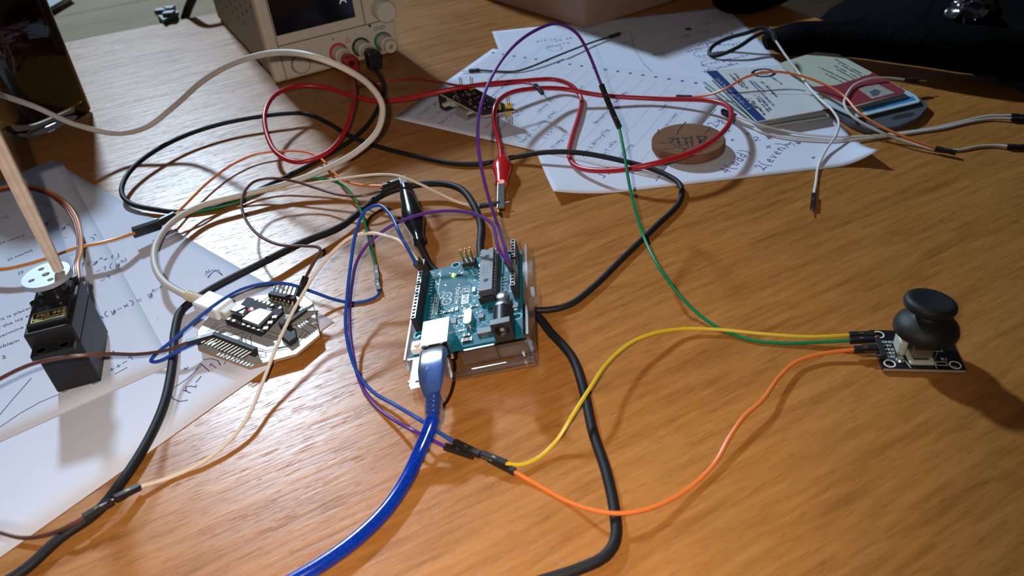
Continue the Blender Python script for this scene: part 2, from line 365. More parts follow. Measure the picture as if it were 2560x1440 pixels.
H(g, '2y', 1790, 318, 1808, 300, 8, zz, .5); H(g, 'x', 1822, 330, 1832, 325, 5, zz); H(g, 'x', 1868, 338, 1880, 335, 5, zz); H(g, 'x', 1828, 352, 1838, 350, 4, zz)
H(g, 'dsm', 1508, 448, 1535, 420, 8, zz, .5)
g.ribbon([P(1365, 433, zz), P(1390, 422, zz), P(1418, 405, zz)], .4); g.ribbon([P(1640, 452, zz), P(1700, 370, zz), P(1790, 272, zz)], .4)
for i in range(9):
    u = 1330+random.uniform(0, 480); v = 60+random.uniform(0, 90)
    H(g, scrawl(random.randint(3, 7)), u, v, u+30, v-4, 4, zz, .35)
for u, v, s in ((1745, 115, 10), (1720, 130, 9), (1740, 145, 8), (1755, 165, 12), (1760, 180, 9), (1800, 190, 7), (1700, 95, 8), (1780, 95, 6), (1390, 105, 5), (1370, 120, 6), (1860, 60, 5)):
    H(g, scrawl(s), u, v, u+40, v-9, 4.4, zz, .4)
for cu, cv, ru, rv in ((1385, 120, 20, 7), (1790, 158, 38, 11), (1760, 135, 26, 9)):
    g.ribbon([P(cu+ru*math.cos(a*.5), cv+rv*math.sin(a*.5), zz) for a in range(14)], .35)
g.ribbon([P(1576, 80, zz), P(1585, 120, zz), P(1610, 160, zz), P(1636, 185, zz)], .4)
g.out('handwriting', m_ink, s3, label='scattered blue pen notes')
g = G(); g.lathe([(3.2, zz), (2.6, zz+.05)], Matrix.Translation(P(1721, 74, 0)), 14); g.out('ink_spot', m_print, s3)
# ================================================================ GLASS OF COLA
def rsq(r, e=.42, n=40, s=1.0):
    o = []
    for k in range(n):
        a = 2*math.pi*k/n; c, s_ = math.cos(a), math.sin(a)
        o.append(Vector((math.copysign(abs(c)**e, c)*r, math.copysign(abs(s_)**e, s_)*r, 0)))
    return o
def loft(g, rings, close=True):
    n = len(rings[0]); vs = [q for r in rings for q in r]; fs = []
    for i in range(len(rings)-1):
        for k in range(n):
            a = i*n+k; b = i*n+(k+1) % n; fs.append((a, b, b+n, a+n))
    if close: fs.append(tuple(reversed(range(n)))); fs.append(tuple(range((len(rings)-1)*n, len(rings)*n)))
    return g.add(vs, fs)
gc = P(80, 352)+(P(213, 290)-P(80, 352)).normalized()*29+Vector((-.82, .57, 0))*27
ga = (P(213, 290)-P(80, 352)); ga = math.atan2(ga.y, ga.x)
MG_ = Matrix.Translation(Vector((gc.x, gc.y, 0))) @ Matrix.Rotation(ga, 4, 'Z')
gl = thing('drinking_glass', 'square tumbler of dark cola with a thick clear base at the far left', 'glass', MG_)
def rings(prof): return [[MG_ @ (q+Vector((0, 0, z))) for q in rsq(r)] for r, z in prof]
m_glass = mat('clear_glass', (1, 1, 1), .015, 0, .5, 1, 1.5, vary=0)
m_cola = mat('cola', (.012, .004, .002), .04, 0, .3, 0, 1.34, vary=0)
nt = m_cola.node_tree; va = nt.nodes.new('ShaderNodeVolumeAbsorption'); va.inputs[0].default_value = (.70, .16, .01, 1); va.inputs[1].default_value = 420
nt.links.new(va.outputs[0], nt.nodes['Material Output'].inputs['Volume'])
loft(G(), rings([(24, .3), (29.5, 1.2), (31, 4), (32, 60), (33, 138), (32.3, 139.5), (30.8, 138.5), (29.6, 60), (28, 14.5), (26, 12)])).out('tumbler', m_glass, gl, smooth=True, weld=True)
loft(G(), rings([(25.2, 11.6), (28.4, 14.3), (30.2, 60), (31.2, 112)])).out('cola', m_cola, gl, smooth=True, weld=True, label='dark brown cola filling the glass')

# ================================================================ POWER SUPPLY
m_psu = mat('psu_grey', (.36, .345, .31), .5, vary=.03); m_psuf = mat('psu_front', (.62, .57, .48), .5, vary=.03); m_psub = mat('psu_side', (.30, .285, .265), .55, vary=.03)
p0 = P(692, 213, 0); p1 = P(999, 131, 0); pu = (p1-p0).normalized(); pv = Vector((-pu.y, pu.x, 0)); PW = (p1-p0).length; PH = 165; PD = 235
PM = Matrix(((pu.x, pv.x, 0, p0.x), (pu.y, pv.y, 0, p0.y), (0, 0, 1, 0), (0, 0, 0, 1)))
ps = thing('bench_power_supply', 'cream bench power supply with a dark screen and three round terminals', 'power supply', PM)
def F(u, v, off=0): 
    q = PM.inverted() @ onplane(u, v, p0-pv*off, pv); return q
g = G(); g.box((1.5, 3, 2), (PW-1.5, PD, PH-1)); g.out('housing', m_psub, ps, world=False, bevel=2)
g = G(); g.box((-.5, -1, 1.5), (PW+.5, 12, PH)); g.out('front_frame', m_psuf, ps, world=False, bevel=3, label='lighter front frame')
for x, y in ((12, 16), (PW-12, 16), (12, PD-16), (PW-12, PD-16)): G().cyl((x, y, 0), (x, y, 2.2), 6).out('rubber_foot', m_blk, ps, world=False)
def zf(u, v): q = F(u, v, 1); return q.x, q.z
xa, za = zf(691, 90); xb, zb = zf(889, 43); xl = min(xa, xb); 
gz0 = zf(683, 117)[1]; z_d = (za+zb)/2
G().box((xa, -1.4, z_d), (xb, -.8, PH-16)).out('screen', mat('dark_screen', (.006, .008, .014), .12, spec=.5), ps, world=False, bevel=.8, label='dark glossy screen')
gz = (zf(683, 117)[1]+zf(987, 46)[1])/2
g = G(); g.box((9, -1.25, gz-.5), (PW-1, -.9, gz+.5)); g.box((9, -1.25, 2), (9.8, -.9, PH-3)); g.box((xb+7, -1.25, gz), (xb+8, -.9, PH-4))
g.out('seam', mat('seam_dark', (.17, .155, .14), .7), ps, world=False)
bx, bz = zf(751, 159)
G().box((11.5, -1.9, 8), (44, -.9, gz-6)).out('button_panel', m_psuf, ps, world=False, bevel=.6)
Rf = Matrix.Rotation(math.pi/2, 4, 'X')
def fl(prof, x, z, n=32): return G().lathe(prof, Matrix.Translation(Vector((x, -1, z))) @ Rf, n)
fl([(8.6, .8), (8.6, 1.2)], bx, bz).out('button_ring', mat('seam_dark', (.3, .28, .25), .7), ps, world=False, smooth=True)
fl([(7.4, .8), (7.4, 3.6), (6.6, 4.4)], bx, bz).out('push_button', m_psuf, ps, world=False, smooth=True)
kx, kz = zf(952, 22)
fl([(9.5, 0), (9.5, 12), (8.5, 13.5)], kx, kz).out('rotary_knob', m_psuf, ps, world=False, smooth=True, label='round cream knob')
fl([(1.2, 0), (1.2, .6)], kx-13, kz-12, 10).out('indicator', m_blk, ps, world=False)
TP = []
for (u, v), c, nm in (((846, 131), (.52, .05, .05), 'red'), ((902, 117), (.03, .035, .04), 'dark grey'), ((957, 103), (.02, .20, .16), 'green')):
    x, z = zf(u, v); TP.append((x, z))
    b = fl([(8.4, 0), (8.6, 1.2), (8.0, 2.0)], x, z).out('terminal_ring', mat('ring_'+nm.replace(' ', '_'), c, .4), ps, world=False, smooth=True, label=nm+' ring round the terminal')
    b = fl([(6.9, .5), (6.9, 13), (5.6, 14), (5.6, 19), (5.2, 20), (2.3, 20), (2.3, 14)], x, z).out('terminal_post', m_psuf, ps, world=False, smooth=True)
G().lathe([(2.0, 13), (2.0, 18), (1.3, 18), (1.3, 13)], Matrix.Translation(Vector((TP[2][0], -1, TP[2][1]))) @ Rf, 14).out('terminal_socket', m_steel, ps, world=False, smooth=True)
g = G()
for s, (x, z), dx, h in (('+', TP[0], -4, 4), ('-', TP[1], -3.4, 4), ('GND', TP[2], -7, 3.6)):
    text(g, s, (x+dx, -1.15, z+10.5), (1, 0, 0), (0, 0, 1), h)
g.out('terminal_marking', m_print, ps, world=False, label='plus, minus and GND markings')
x = (TP[0][0]+TP[1][0])/2; z = TP[0][1]+7
G().ribbon([(x-2.2, -1.15, z), (x+2.2, -1.15, z), (x, -1.15, z+4), (x-2.2, -1.15, z)], .5, up=Vector((0, 1, 0))).out('warning_triangle', mat('ring_red', (.5, .05, .05), .4), ps, world=False)
xA, zA = zf(853, 4); g = G(); text(g, 'A', (xA-2, -1.6, zA-1.5), (1, 0, 0), (0, 0, 1), 7)
g.out('screen_letter', mat('screen_lit', (.5, .5, .5), .5, emit=(.6, .65, .7), es=.35), ps, world=False, label='pale letter A on the screen')
g = G(); Pi = PM.inverted()
for i, (u, v) in enumerate([(566+15*k+10*j, 17+14*k-9*j) for j in range(5) for k in range(-3, 4 if j == 0 else 3)]):
    q = Pi @ onplane(u, v, p0+pu*1.3, pu); y, z = q.y, q.z
    g.add([Vector((1.3, y-4.2, z)), Vector((1.3, y, z-2.3)), Vector((1.3, y+4.2, z)), Vector((1.3, y, z+2.3))], [(0, 1, 2, 3)])
g.out('vent_slot', m_blk, ps, world=False)['kind'] = 'stuff'
def PSW(x, y, z): return PM @ Vector((x, y, z))

# ================================================================ TEST LEADS
def clip(t, jaw_tip, tail, mb, side, prof, be):
    a, b = Vector(tail), Vector(jaw_tip); d = (b-a); L_ = d.length; d.normalize()
    def at(k): return a+d*L_*k
    G().tube([at(k) for k, r in prof], [r for k, r in prof], 20, flat=.8).out('clip_boot', mb, t, smooth=True)
    up = Vector((0, 0, 1)); x = d.cross(up).normalized()
    g = G(); g.obox(at(be-.04)+up*1.4, at(.98)+up*1.0, 4.6, .8); g.out('upper_jaw', m_steel, t, bevel=.3)
    g = G(); g.obox(at(be-.04)-up*1.6-x*.6, at(1.0)-up*.9-x*.2, 4.0, .6)
    for k in range(5): g.box((-.3, -.3, -.8), (.3, .3, .8), Matrix.Translation(at(be+.08+(.9-be)*.16*k)+x*side*2.3))
    g.out('lower_jaw', m_gold, t, bevel=.15, label='toothed brass-coloured jaw')
def banana(t, x, z, mt, drop, side):
    a = PSW(x, -18, z); b = a-pv*12
    G().tube([a+pv*4, a, a-pv*5, b], [3.6, 4.4, 5.4, 5.6], 14).out('plug_shell', mt, t, smooth=True)
    g = G(); c = b+Vector((0, 0, 0)); g.obox(c+Vector((0, 0, 4.5)), c+drop, 11.5, 11.5, up=-pv); g.out('plug_body', mt, t, bevel=1.5, label='square-ended banana plug')
    G().cyl(c-pv*5+Vector((0, 0, 0)), c-pv*6.1, 2.6).out('plug_hole', m_blk, t)
    return c+drop
red_t = thing('red_test_lead', 'red test lead looping from the power supply to its red crocodile clip', 'test lead', P(1253, 450, 0), 'test leads')
e = banana(red_t, TP[0][0], TP[0][1], mat('red_plug', (.33, .015, .025), .4), Vector((0, 0, -12)), 1)
rp = [e+Vector((0, 0, 1)), P(884, 255, 22), P(862, 328, 14), P(815, 383, 10), P(745, 405, 9), P(695, 385, 11), P(667, 335, 16), P(663, 278, 22), P(690, 236, 24), P(745, 215, 22), P(810, 218, 18), P(870, 236, 15),
      P(945, 253, 13), P(1020, 246, 15), P(1100, 229, 19), P(1200, 212, 19), P(1300, 203, 14), P(1385, 199, 10), P(1425, 212, 8), P(1452, 243, 4), P(1448, 285, 3.3), P(1430, 345, 3), P(1423, 390, 3.2), P(1447, 419, 5), P(1520, 427, 9.5), P(1620, 413, 15.5), P(1735, 379, 17.5),
      P(1803, 335, 17), P(1829, 290, 15), P(1815, 263, 12), P(1770, 251, 9), P(1640, 247, 5), P(1500, 238, 8), P(1405, 222, 13), P(1330, 222, 20), P(1270, 235, 25), P(1238, 268, 26), P(1236, 310, 20), P(1248, 355, 13), P(1254, 398, 8)]
G().tube(spline(rp, 3), 1.75, 12).out('cable', m_red, red_t, smooth=True)
clip(red_t, P(1252, 527, 3), P(1255, 385, 8), m_redc, 1, [(-.12, 2.1), (-.02, 2.3), (0, 3.0), (.05, 3.2), (.12, 5.0), (.22, 6.6), (.30, 6.5), (.36, 5.6), (.46, 4.7), (.55, 4.1)], .53)
blk_t = thing('black_test_lead', 'black test lead running from the power supply under the teal board to its crocodile clip', 'test lead', P(1040, 560, 0), 'test leads')
e = banana(blk_t, TP[1][0], TP[1][1], m_blk, Vector((0, 0, -11.5)), 1)
bp_ = [e+Vector((0, 0, 1)), P(958, 235, 14), P(935, 290, 4), P(885, 345, 2.6), P(800, 398, 1.8), P(700, 450, 1.8), P(620, 487, 1.8), P(555, 515, 1.8), P(450, 530, 2), P(390, 524, 3), P(325, 508, 4), P(304, 480, 6), P(322, 432, 8), P(375, 385, 9), P(460, 340, 9), P(560, 308, 9),
       P(700, 285, 9), P(760, 284, 8), P(815, 305, 7), P(875, 340, 6), P(940, 365, 3), P(1060, 395, 1.9), P(1140, 409, 1.9), P(1210, 408, 2), P(1290, 392, 4), P(1360, 381, 7.5), P(1440, 381, 8.2), P(1560, 403, 4.6), P(1650, 430, 3.4), P(1700, 462, 3), P(1698, 505, 2),
       P(1640, 565, 1.8), P(1560, 642, 1.8), P(1480, 720, 1.8), P(1420, 763, 1.8), P(1350, 776, 1.8), P(1260, 760, 1.8), P(1180, 720, 1.8), P(1110, 690, 1.8), P(1078, 665, 3), P(1058, 630, 7), P(1046, 605, 10)]
G().tube(spline(bp_, 3), 1.7, 12).out('cable', m_cable, blk_t, smooth=True)
clip(blk_t, P(1006, 440, 17), P(1050, 608, 8), mat('black_vinyl', (.010, .010, .012), .2, coat=.3), -1, [(0, 3.6), (.05, 3.8), (.07, 3.2), (.16, 4.0), (.30, 6.2), (.40, 6.6), (.52, 5.6), (.66, 4.9), (.84, 3.4)], .84)

# ================================================================ THICK CABLES
tk = [P(-420, 1700, 2.6), P(-240, 1600, 2.6), P(-60, 1495, 2.6), P(60, 1425, 2.6), P(150, 1345, 2.6), P(240, 1282, 2.6), P(300, 1210, 2.6), P(365, 1110, 2.6), P(410, 1010, 2.8), P(432, 900, 3), P(437, 830, 3.2), P(455, 775, 4), P(520, 728, 6), P(640, 665, 8), P(760, 605, 7), P(850, 568, 5), P(900, 530, 5),
      P(960, 485, 6), P(1030, 464, 8), P(1100, 459, 9), P(1150, 472, 10), P(1185, 515, 9), P(1202, 565, 6), P(1200, 625, 5), P(1215, 690, 6.4), P(1270, 750, 6.0), P(1340, 788, 2.6), P(1375, 830, 2.4), P(1430, 893, 2.4), P(1460, 980, 2.4), P(1482, 1080, 2.4), P(1515, 1180, 2.4),
      P(1536, 1280, 2.4), P(1538, 1350, 2.4), P(1510, 1392, 2.4), P(1440, 1425, 2.4), P(1330, 1460, 2.4), P(1150, 1530, 2.4), P(980, 1640, 2.4)]
tag(G().tube(spline(tk, 3), 2.15, 12).out('black_power_cable', m_cable, smooth=True), 'thickest black cable, from the bottom left under the teal board to the bottom edge', 'cable')
wt = thing('white_usb_cable', 'off-white USB cable arching before the power supply and plugged into the octagonal board', 'cable', P(600, 500, 0))
m_wc = mat('white_rubber', (.56, .52, .47), .5); 
wp = [P(-70, 205, 64)+Vector((-230, 40, -61.8)), P(-70, 205, 64)+Vector((-130, 10, -50)), P(-70, 205, 64), P(0, 236, 56), P(90, 268, 48), P(190, 312, 30), P(290, 333, 18), P(365, 318, 20), P(430, 270, 30), P(510, 200, 55), P(600, 152, 75), P(700, 131, 86), P(790, 143, 88), P(870, 176, 78), P(925, 215, 64), P(955, 262, 50), P(945, 325, 34), P(895, 377, 24), P(800, 428, 14), P(700, 464, 9), P(600, 489, 8.5),
      P(500, 516, 9), P(430, 556, 11), P(390, 612, 12), P(388, 665, 12), P(412, 706, 11), P(465, 738, 10), P(490, 747, 10)]
G().tube(spline(wp, 3), 2.0, 12).out('cord', m_wc, wt, smooth=True)
g = G(); a, b = P(468, 738, 10), P(508, 752, 10)
for k in range(6): g.cyl(a+(b-a)*(k/6), a+(b-a)*((k+.62)/6), 2.9, n=14)
g.cyl(a, b, 2.3); g.out('strain_relief', mat('cream_rubber', (.62, .54, .40), .5), wt, smooth=True, label='ribbed cream sleeve')
a, b = P(505, 752, 9.5), P(566, 775, 9.5)
G().obox(a, b, 12.5, 6.5).out('plug_body', mat('white_plug', (.72, .74, .78), .35), wt, bevel=1.2, seg=3, label='glossy white plug')
G().obox(b, P(583, 782, 9.2), 9.4, 5.2).out('plug_collar', m_wc, wt, bevel=.8)

# ================================================================ BLUE CONTROLLER BOARD
T0 = Vector((-49.6235, 268.1891, 13.1635)); Xp = (Vector((-48.6426, 268.123, 13.3466))-T0).normalized(); Yp = (Vector((-49.5585, 269.1869, 13.1758))-T0).normalized(); Zp = Xp.cross(Yp).normalized()
def frame(x, y, z, o): return Matrix(((x.x, y.x, z.x, o.x), (x.y, y.y, z.y, o.y), (x.z, y.z, z.z, o.z), (0, 0, 0, 1)))
BM = frame(Yp, -Xp, Zp, T0+Xp*53.34)
bd = thing('microcontroller_board', 'teal microcontroller board with a lit green LED, sitting in a clear case', 'circuit board', BM)
m_pcb = mat('teal_pcb', (.004, .10, .15), .5, spec=.22, vary=.12, vs_=300); m_trace = mat('teal_trace', (.03, .26, .34), .45, spec=.35, vary=.1); m_silk = mat('white_silk', (.80, .86, .88), .6, spec=.2)
m_sock = mat('socket_black', (.016, .017, .018), .45); m_chip = mat('chip_grey', (.045, .05, .058), .45, vary=.1); m_tin = mat('tin', (.52, .53, .54), .42, 1)
def circ(x, y, r, n=18): return [(x+r*math.cos(2*math.pi*k/n), y+r*math.sin(2*math.pi*k/n)) for k in range(n)]
o_ = [(0, 0), (66.04, 0), (66.04, 1.2), (68.58, 3.8), (68.58, 37), (66.04, 39.6), (66.04, 51.8), (64.5, 53.34), (0, 53.34)]
HOLES = [(13.97, 2.54), (15.24, 50.8), (66.04, 7.62), (66.04, 35.56)]
def bo(g, name, mt, **k): return g.out(name, mt, bd, world=False, **k)
bo(G().prism(o_, -1.6, 0, [circ(x, y, 1.6) for x, y in HOLES]), 'circuit_board', m_pcb)
g = G()
for x, y in HOLES: g.prism(circ(x, y, 2.5), .01, .06, [circ(x, y, 1.65)])
bo(g, 'hole_ring', m_trace)
# traces and silkscreen
g = G()
for i in range(90):
    x = random.uniform(4, 46); y = random.uniform(13, 43)
    if 28 < x < 66 and y < 21: continue
    if x > 30 and y > 26: x = random.uniform(12, 29)
    pts = [Vector((x, y, .03))]; dx = random.choice((-1, 1, 1)); dy = random.choice((-1, 0, 1))
    for k in range(random.randint(2, 5)):
        L_ = random.uniform(1, 4); q = pts[-1]+Vector((dx*L_, dy*L_*(1 if dx else 1), 0))
        if not (2 < q.x < 64 and 13 < q.y < 46): break
        pts.append(q); dx, dy = random.choice(((1, 0), (1, 1), (1, -1), (0, 1), (-1, 1)))
    if len(pts) > 1: g.ribbon(pts, .42)
for y in [21.8+.8*k for k in range(5)]: g.ribbon([Vector((30, y, .03)), Vector((46, y, .03)), Vector((50, y+3, .03)), Vector((62, y+3, .03))], .3)
o2 = bo(g, 'copper_trace', m_trace); o2['kind'] = 'stuff'
g = G(); S = .07
def silk_line(*p, w=.28): g.ribbon([Vector((x, y, S)) for x, y in p], w)
silk_line((62.8, 43.4), (44.4, 43.6)); silk_line((29, 44.9), (44.5, 44.9), (44.5, 42.6), (29, 42.6), (29, 44.9), w=.22)
for k, (cx, sg) in enumerate(((36.4, '-'), (41.0, '+'))):
    pts = [Vector((cx+2.3*math.cos(a*math.pi/12), 38.4+2.3*math.sin(a*math.pi/12), S)) for a in range(25)]; g.ribbon(pts, .75)
    silk_line((cx-.8, 38.4), (cx+.8, 38.4), w=.35)
    if sg == '+': silk_line((cx, 37.6), (cx, 39.2), w=.35)
g.ribbon([Vector((44.6+.8*math.cos(a*math.pi/6), 40.6+.8*math.sin(a*math.pi/6), S)) for a in range(13)], .18)
text(g, 'R', (44.2, 40.2, S), (1, 0, 0), (0, 1, 0), .9)
text(g, 'ARDUINO', (32.6, 32.2, S), (1, 0, 0), (0, 1, 0), 2.1)
silk_line((38.8, 30.6), (45.2, 30.6), (45.2, 26.9), (38.8, 26.9), w=.22); text(g, 'R3', (40.4, 27.5, S), (1, 0, 0), (0, 1, 0), 2.5)
text(g, 'DIGITAL (PWM~)', (29.6, 43.0, S), (1, 0, 0), (0, 1, 0), 1.3)
for n, x in zip(('0', '1', '2', '3', '4', '5', '6', '7'), [63.5-2.54*k for k in range(8)]): text(g, n, (x-.6, 47.0, S), (1, 0, 0), (0, 1, 0), 1.5)
for n, x in zip(('8', '9', '10', '11', '12', '13', 'GND', 'AREF'), [41.66-2.54*k for k in range(8)]): text(g, n, (x-.6, 46.8, S), (0, -1, 0), (1, 0, 0), 1.15 if len(n) < 3 else .8)
text(g, 'TX', (63, 44.6, S), (0, -1, 0), (1, 0, 0), .9); text(g, 'RX', (60.4, 44.6, S), (0, -1, 0), (1, 0, 0), .9); text(g, 'ON', (57.6, 34.6, S), (0, -1, 0), (1, 0, 0), .9)
text(g, 'ICSP', (61.2, 30.6, S), (0, -1, 0), (1, 0, 0), 1.0)
text(g, 'POWER', (33, 5.2, S), (1, 0, 0), (0, 1, 0), 1.4); text(g, 'ANALOG IN', (50.5, 7.3, S), (1, 0, 0), (0, 1, 0), 1.2)
for n, x in zip(('IOREF', 'RESET', '3.3V', '5V', 'GND', 'GND', 'Vin'), [30.5+2.54*k for k in range(7)]): text(g, n, (x-.4, 10.2, S), (0, -1, 0), (1, 0, 0), 1.0)
for n, x in zip(('A0', 'A1', 'A2', 'A3', 'A4', 'A5'), [50.8+2.54*k for k in range(6)]): text(g, n, (x-.4, 6.4, S), (0, -1, 0), (1, 0, 0), 1.0)
silk_line((28, 10.6), (47, 10.6), w=.2); silk_line((49.8, 10.2), (64.6, 10.2), w=.2)
bo(g, 'board_print', m_silk, label='white lettering, infinity sign with plus and minus, ARDUINO and UNO R3')
g = G(); g.box((31.6, 26.9, .03), (38.8, 30.7, S)); bo(g, 'name_box', m_silk)
g = G(); text(g, 'UNO', (32.4, 27.5, S+.03), (1, 0, 0), (0, 1, 0), 2.5); bo(g, 'name_letters', m_pcb, label='UNO cut out of a white box')
# sockets
def female(x0, n, yc, label=None):
    g = G(); x1 = x0+2.54*n; sl = []
    for k in range(n):
        cx = x0+1.27+2.54*k; sl.append([(cx-.75, yc-.75), (cx+.75, yc-.75), (cx+.75, yc+.75), (cx-.75, yc+.75)])
    g.prism([(x0, yc-1.27), (x1, yc-1.27), (x1, yc+1.27), (x0, yc+1.27)], 0, 8.5, sl); o = bo(g, 'pin_socket', m_sock, label=label)
    g = G()
    for k in range(n):
        cx = x0+1.27+2.54*k; g.prism([(cx-1.15, yc-1.15), (cx+1.15, yc-1.15), (cx+1.15, yc+1.15), (cx-1.15, yc+1.15)], 8.5, 8.56, [sl[k]])
    f = g.out('slot_rim_glint', mat('rim_glint', (.30, .36, .42), .3), bd, world=False); f.parent = o;  # shine on the slot rims, put into the colour of bluish grey frames
female(17.53, 10, 50.8); female(44.45, 8, 50.8); female(26.67, 8, 2.54); female(49.53, 6, 2.54)
# chip in its socket
g = G(); 
for y in (12.4, 19.9): g.box((28.4, y-1.0, 0), (64.4, y+1.0, 3.6))
g.box((28.4, 12.4, 0), (30.4, 19.9, 3.4)); g.box((62.4, 12.4, 0), (64.4, 19.9, 3.4)); g.box((45, 12.4, 0), (47, 19.9, 3.4)); bo(g, 'chip_socket', m_sock, bevel=.15)
g = G()
for k in range(14):
    cx = 29.9+2.54*k
    for y in (12.35, 19.95): g.box((cx-.35, y-.15, 2.4), (cx+.35, y+.15, 6.3))
bo(g, 'chip_leg', m_tin)['kind'] = 'stuff'
g = G().prism([(28.6, 12.7), (63.4, 12.7), (63.4, 15.1), (62.4, 15.3), (62.2, 16.15), (62.4, 17), (63.4, 17.2), (63.4, 19.6), (28.6, 19.6)], 4.2, 7.6); ch = bo(g, 'long_chip', m_chip, bevel=.25, label='long grey 28-pin chip')
g = G()
for x in (36.5, 56.5): g.lathe([(1.35, 7.62), (1.35, 7.64)], Matrix.Translation(Vector((x, 16.1, 0))), 20)
f = bo(g, 'moulding_mark', m_blkm)
g = G(); text(g, 'ATMEGA328P', (40, 17.0, 7.63), (1, 0, 0), (0, 1, 0), 1.1); text(g, 'PU 1403', (41.5, 15.2, 7.63), (1, 0, 0), (0, 1, 0), 1.1); text(g, 'ATMEL', (46, 13.4, 7.63), (1, 0, 0), (0, 1, 0), 1.1)
bo(g, 'chip_print', mat('chip_text', (.16, .17, .18), .6))
# programming pins
g = G(); g.box((61.6, 24.2, 0), (66.6, 31.4, 2.5)); bo(g, 'pin_base', m_sock, bevel=.2)
for x in (62.9, 65.4):
    for y in (25.3, 27.8, 30.3): G().box((x-.32, y-.32, 2.5), (x+.32, y+.32, 9)).out('header_pin', m_gold, bd, world=False, bevel=.12)
# usb port, power jack
g = G(); g.prism([(31.75, 0), (43.8, 0), (43.8, 10.8), (31.75, 10.8)], -6.3, 10, [[(32.5, .7), (43.05, .7), (43.05, 10.1), (32.5, 10.1)]], M=frame(Vector((0, 1, 0)), Vector((0, 0, 1)), Vector((1, 0, 0)), Vector((0, 0, 0))))
g.box((8.5, 32, .2), (9.6, 43.5, 10.6)); bo(g, 'usb_port', m_steel, label='square silver USB port')
g = G()
for y in (34.2, 41.0): g.obox((-6.4, y, 10.4), (-8.2, y+(-1 if y < 38 else 1)*1.2, 11.6), 2.4, .35, up=Vector((0, 0, 1)))
bo(g, 'port_flap', m_steel)
g = G(); g.prism([(3.3, 0), (12.2, 0), (12.2, 10.8), (3.3, 10.8)], -1.8, 1.6, [circ(7.75, 6.4, 3.3, 24)], M=frame(Vector((0, 1, 0)), Vector((0, 0, 1)), Vector((1, 0, 0)), Vector((0, 0, 0))))
g.box((1.6, 3.5, 0), (12.3, 12.0, 5.6)); g.tube([(1.6, 7.75, 6.4), (12.3, 7.75, 6.4)], 4.2, 28); bo(g, 'power_jack', m_blk, smooth=True)
g = G(); g.cyl((1.6, 7.75, 6.4), (-1.2, 7.75, 6.4), 1.0); g.box((-1, 6.6, 3.4), (1.5, 8.9, 4.0)); bo(g, 'jack_contact', m_tin)
# capacitors, crystal, small parts
for x, y in ((25.0, 8.4), (18.9, 8.8)):
    c = bo(G().box((x-3.3, y-3.3, 0), (x+3.3, y+3.3, .9)), 'capacitor_base', m_sock)
    bo(G().lathe([(3.05, .9), (3.15, 1.5), (2.85, 1.9), (3.15, 2.3), (3.15, 5.1), (2.8, 5.4)], Matrix.Translation(Vector((x, y, 0))), 28), 'capacitor', mat('aluminium', (.72, .72, .70), .28, 1), smooth=True)
    g = G(); text(g, '47', (x-1.6, y-.2, 5.46), (1, 0, 0), (0, 1, 0), 1.1); text(g, '25V', (x-2, y-1.8, 5.46), (1, 0, 0), (0, 1, 0), 1.1); bo(g, 'capacitor_print', m_print)
pts = [Vector((q[0], q[1], 0)) for q in circ(0, 0, 1, 28)]
bo(G().prism([(17.2+(3.4*math.copysign(1, math.cos(a))+1.9*math.cos(a)), 25.6+1.9*math.sin(a)) for a in [2*math.pi*(k+.5)/28 for k in range(28)]], .3, 3.6), 'crystal', mat('bright_can', (.72, .73, .74), .34, 1), bevel=.5, seg=3, smooth=True)
for dx in (-1, 1): bo(G().tube([(13.6, 25.6+dx, 1.2), (10.8, 25.6+dx, .8), (10.6, 25.6+dx, 0)], .25, 6), 'crystal_leg', m_tin)
bo(G().prism(circ(57.1, 36.3, 0.01, 4), 0, .01), 'led_pad', m_tin)
bo(G().box((56.0, 35.7, 0), (58.2, 36.9, .8)), 'power_led', mat('green_led', (.3, .9, .1), .3, emit=(.45, 1, .04), es=14), bevel=.2, label='glowing green LED')
def smd(x, y, w, h, z, mt=m_sock, name='surface_part', end=True):
    bo(G().box((x-w/2, y-h/2, .05), (x+w/2, y+h/2, z)), name, mt, bevel=.08)
    if end:
        q = G()
        if w > h: q.box((x-w/2-.15, y-h/2-.03, .04), (x-w/2+.35, y+h/2+.03, z+.04)); q.box((x+w/2-.35, y-h/2-.03, .04), (x+w/2+.15, y+h/2+.03, z+.04))
        else: q.box((x-w/2-.03, y-h/2-.15, .04), (x+w/2+.03, y-h/2+.35, z+.04)); q.box((x-w/2-.03, y+h/2-.35, .04), (x+w/2+.03, y+h/2+.15, z+.04))
        bo(q, 'solder_end', m_tin)
m_tan = mat('ceramic_tan', (.42, .30, .2), .5); m_wh = mat('ceramic_white', (.8, .8, .78), .4)
smd(56.4, 33.2, 1.2, 3.2, .7); smd(27.9, 42.6, 1.4, .9, .6); smd(27.9, 40.5, 2, 1.2, .7); smd(27.7, 37.6, 1.3, 3.2, .6); smd(28, 34.6, 2, 1.3, .8, m_tan); smd(28.2, 32.5, 2, 1.3, .8, m_wh)
smd(40.1, 24.3, 3, 1.5, 1.2, m_wh); smd(27.6, 23.7, 1.3, 3.2, .6); smd(23, 15.4, 1.2, 3, .6); smd(60, 24, 1.2, 3.4, .6); smd(26.5, 28.5, 1.8, 1, .7, m_tan); smd(22, 30, 1, 1.8, .6, m_tan); smd(11.5, 29, 1, 1.8, .5, m_tan)
smd(3.6, 26, 2.2, 4.4, 1.1, m_sock, 'fuse'); g = G(); text(g, '8', (2.7, 25.4, 1.13), (0, -1, 0), (1, 0, 0), 1.9); g = G(); text(g, '8', (2.8, 26.8, 1.14), (0, -1, 0), (1, 0, 0), 1.7); bo(g, 'fuse_print', mat('yellow_print', (.8, .6, .1), .5))
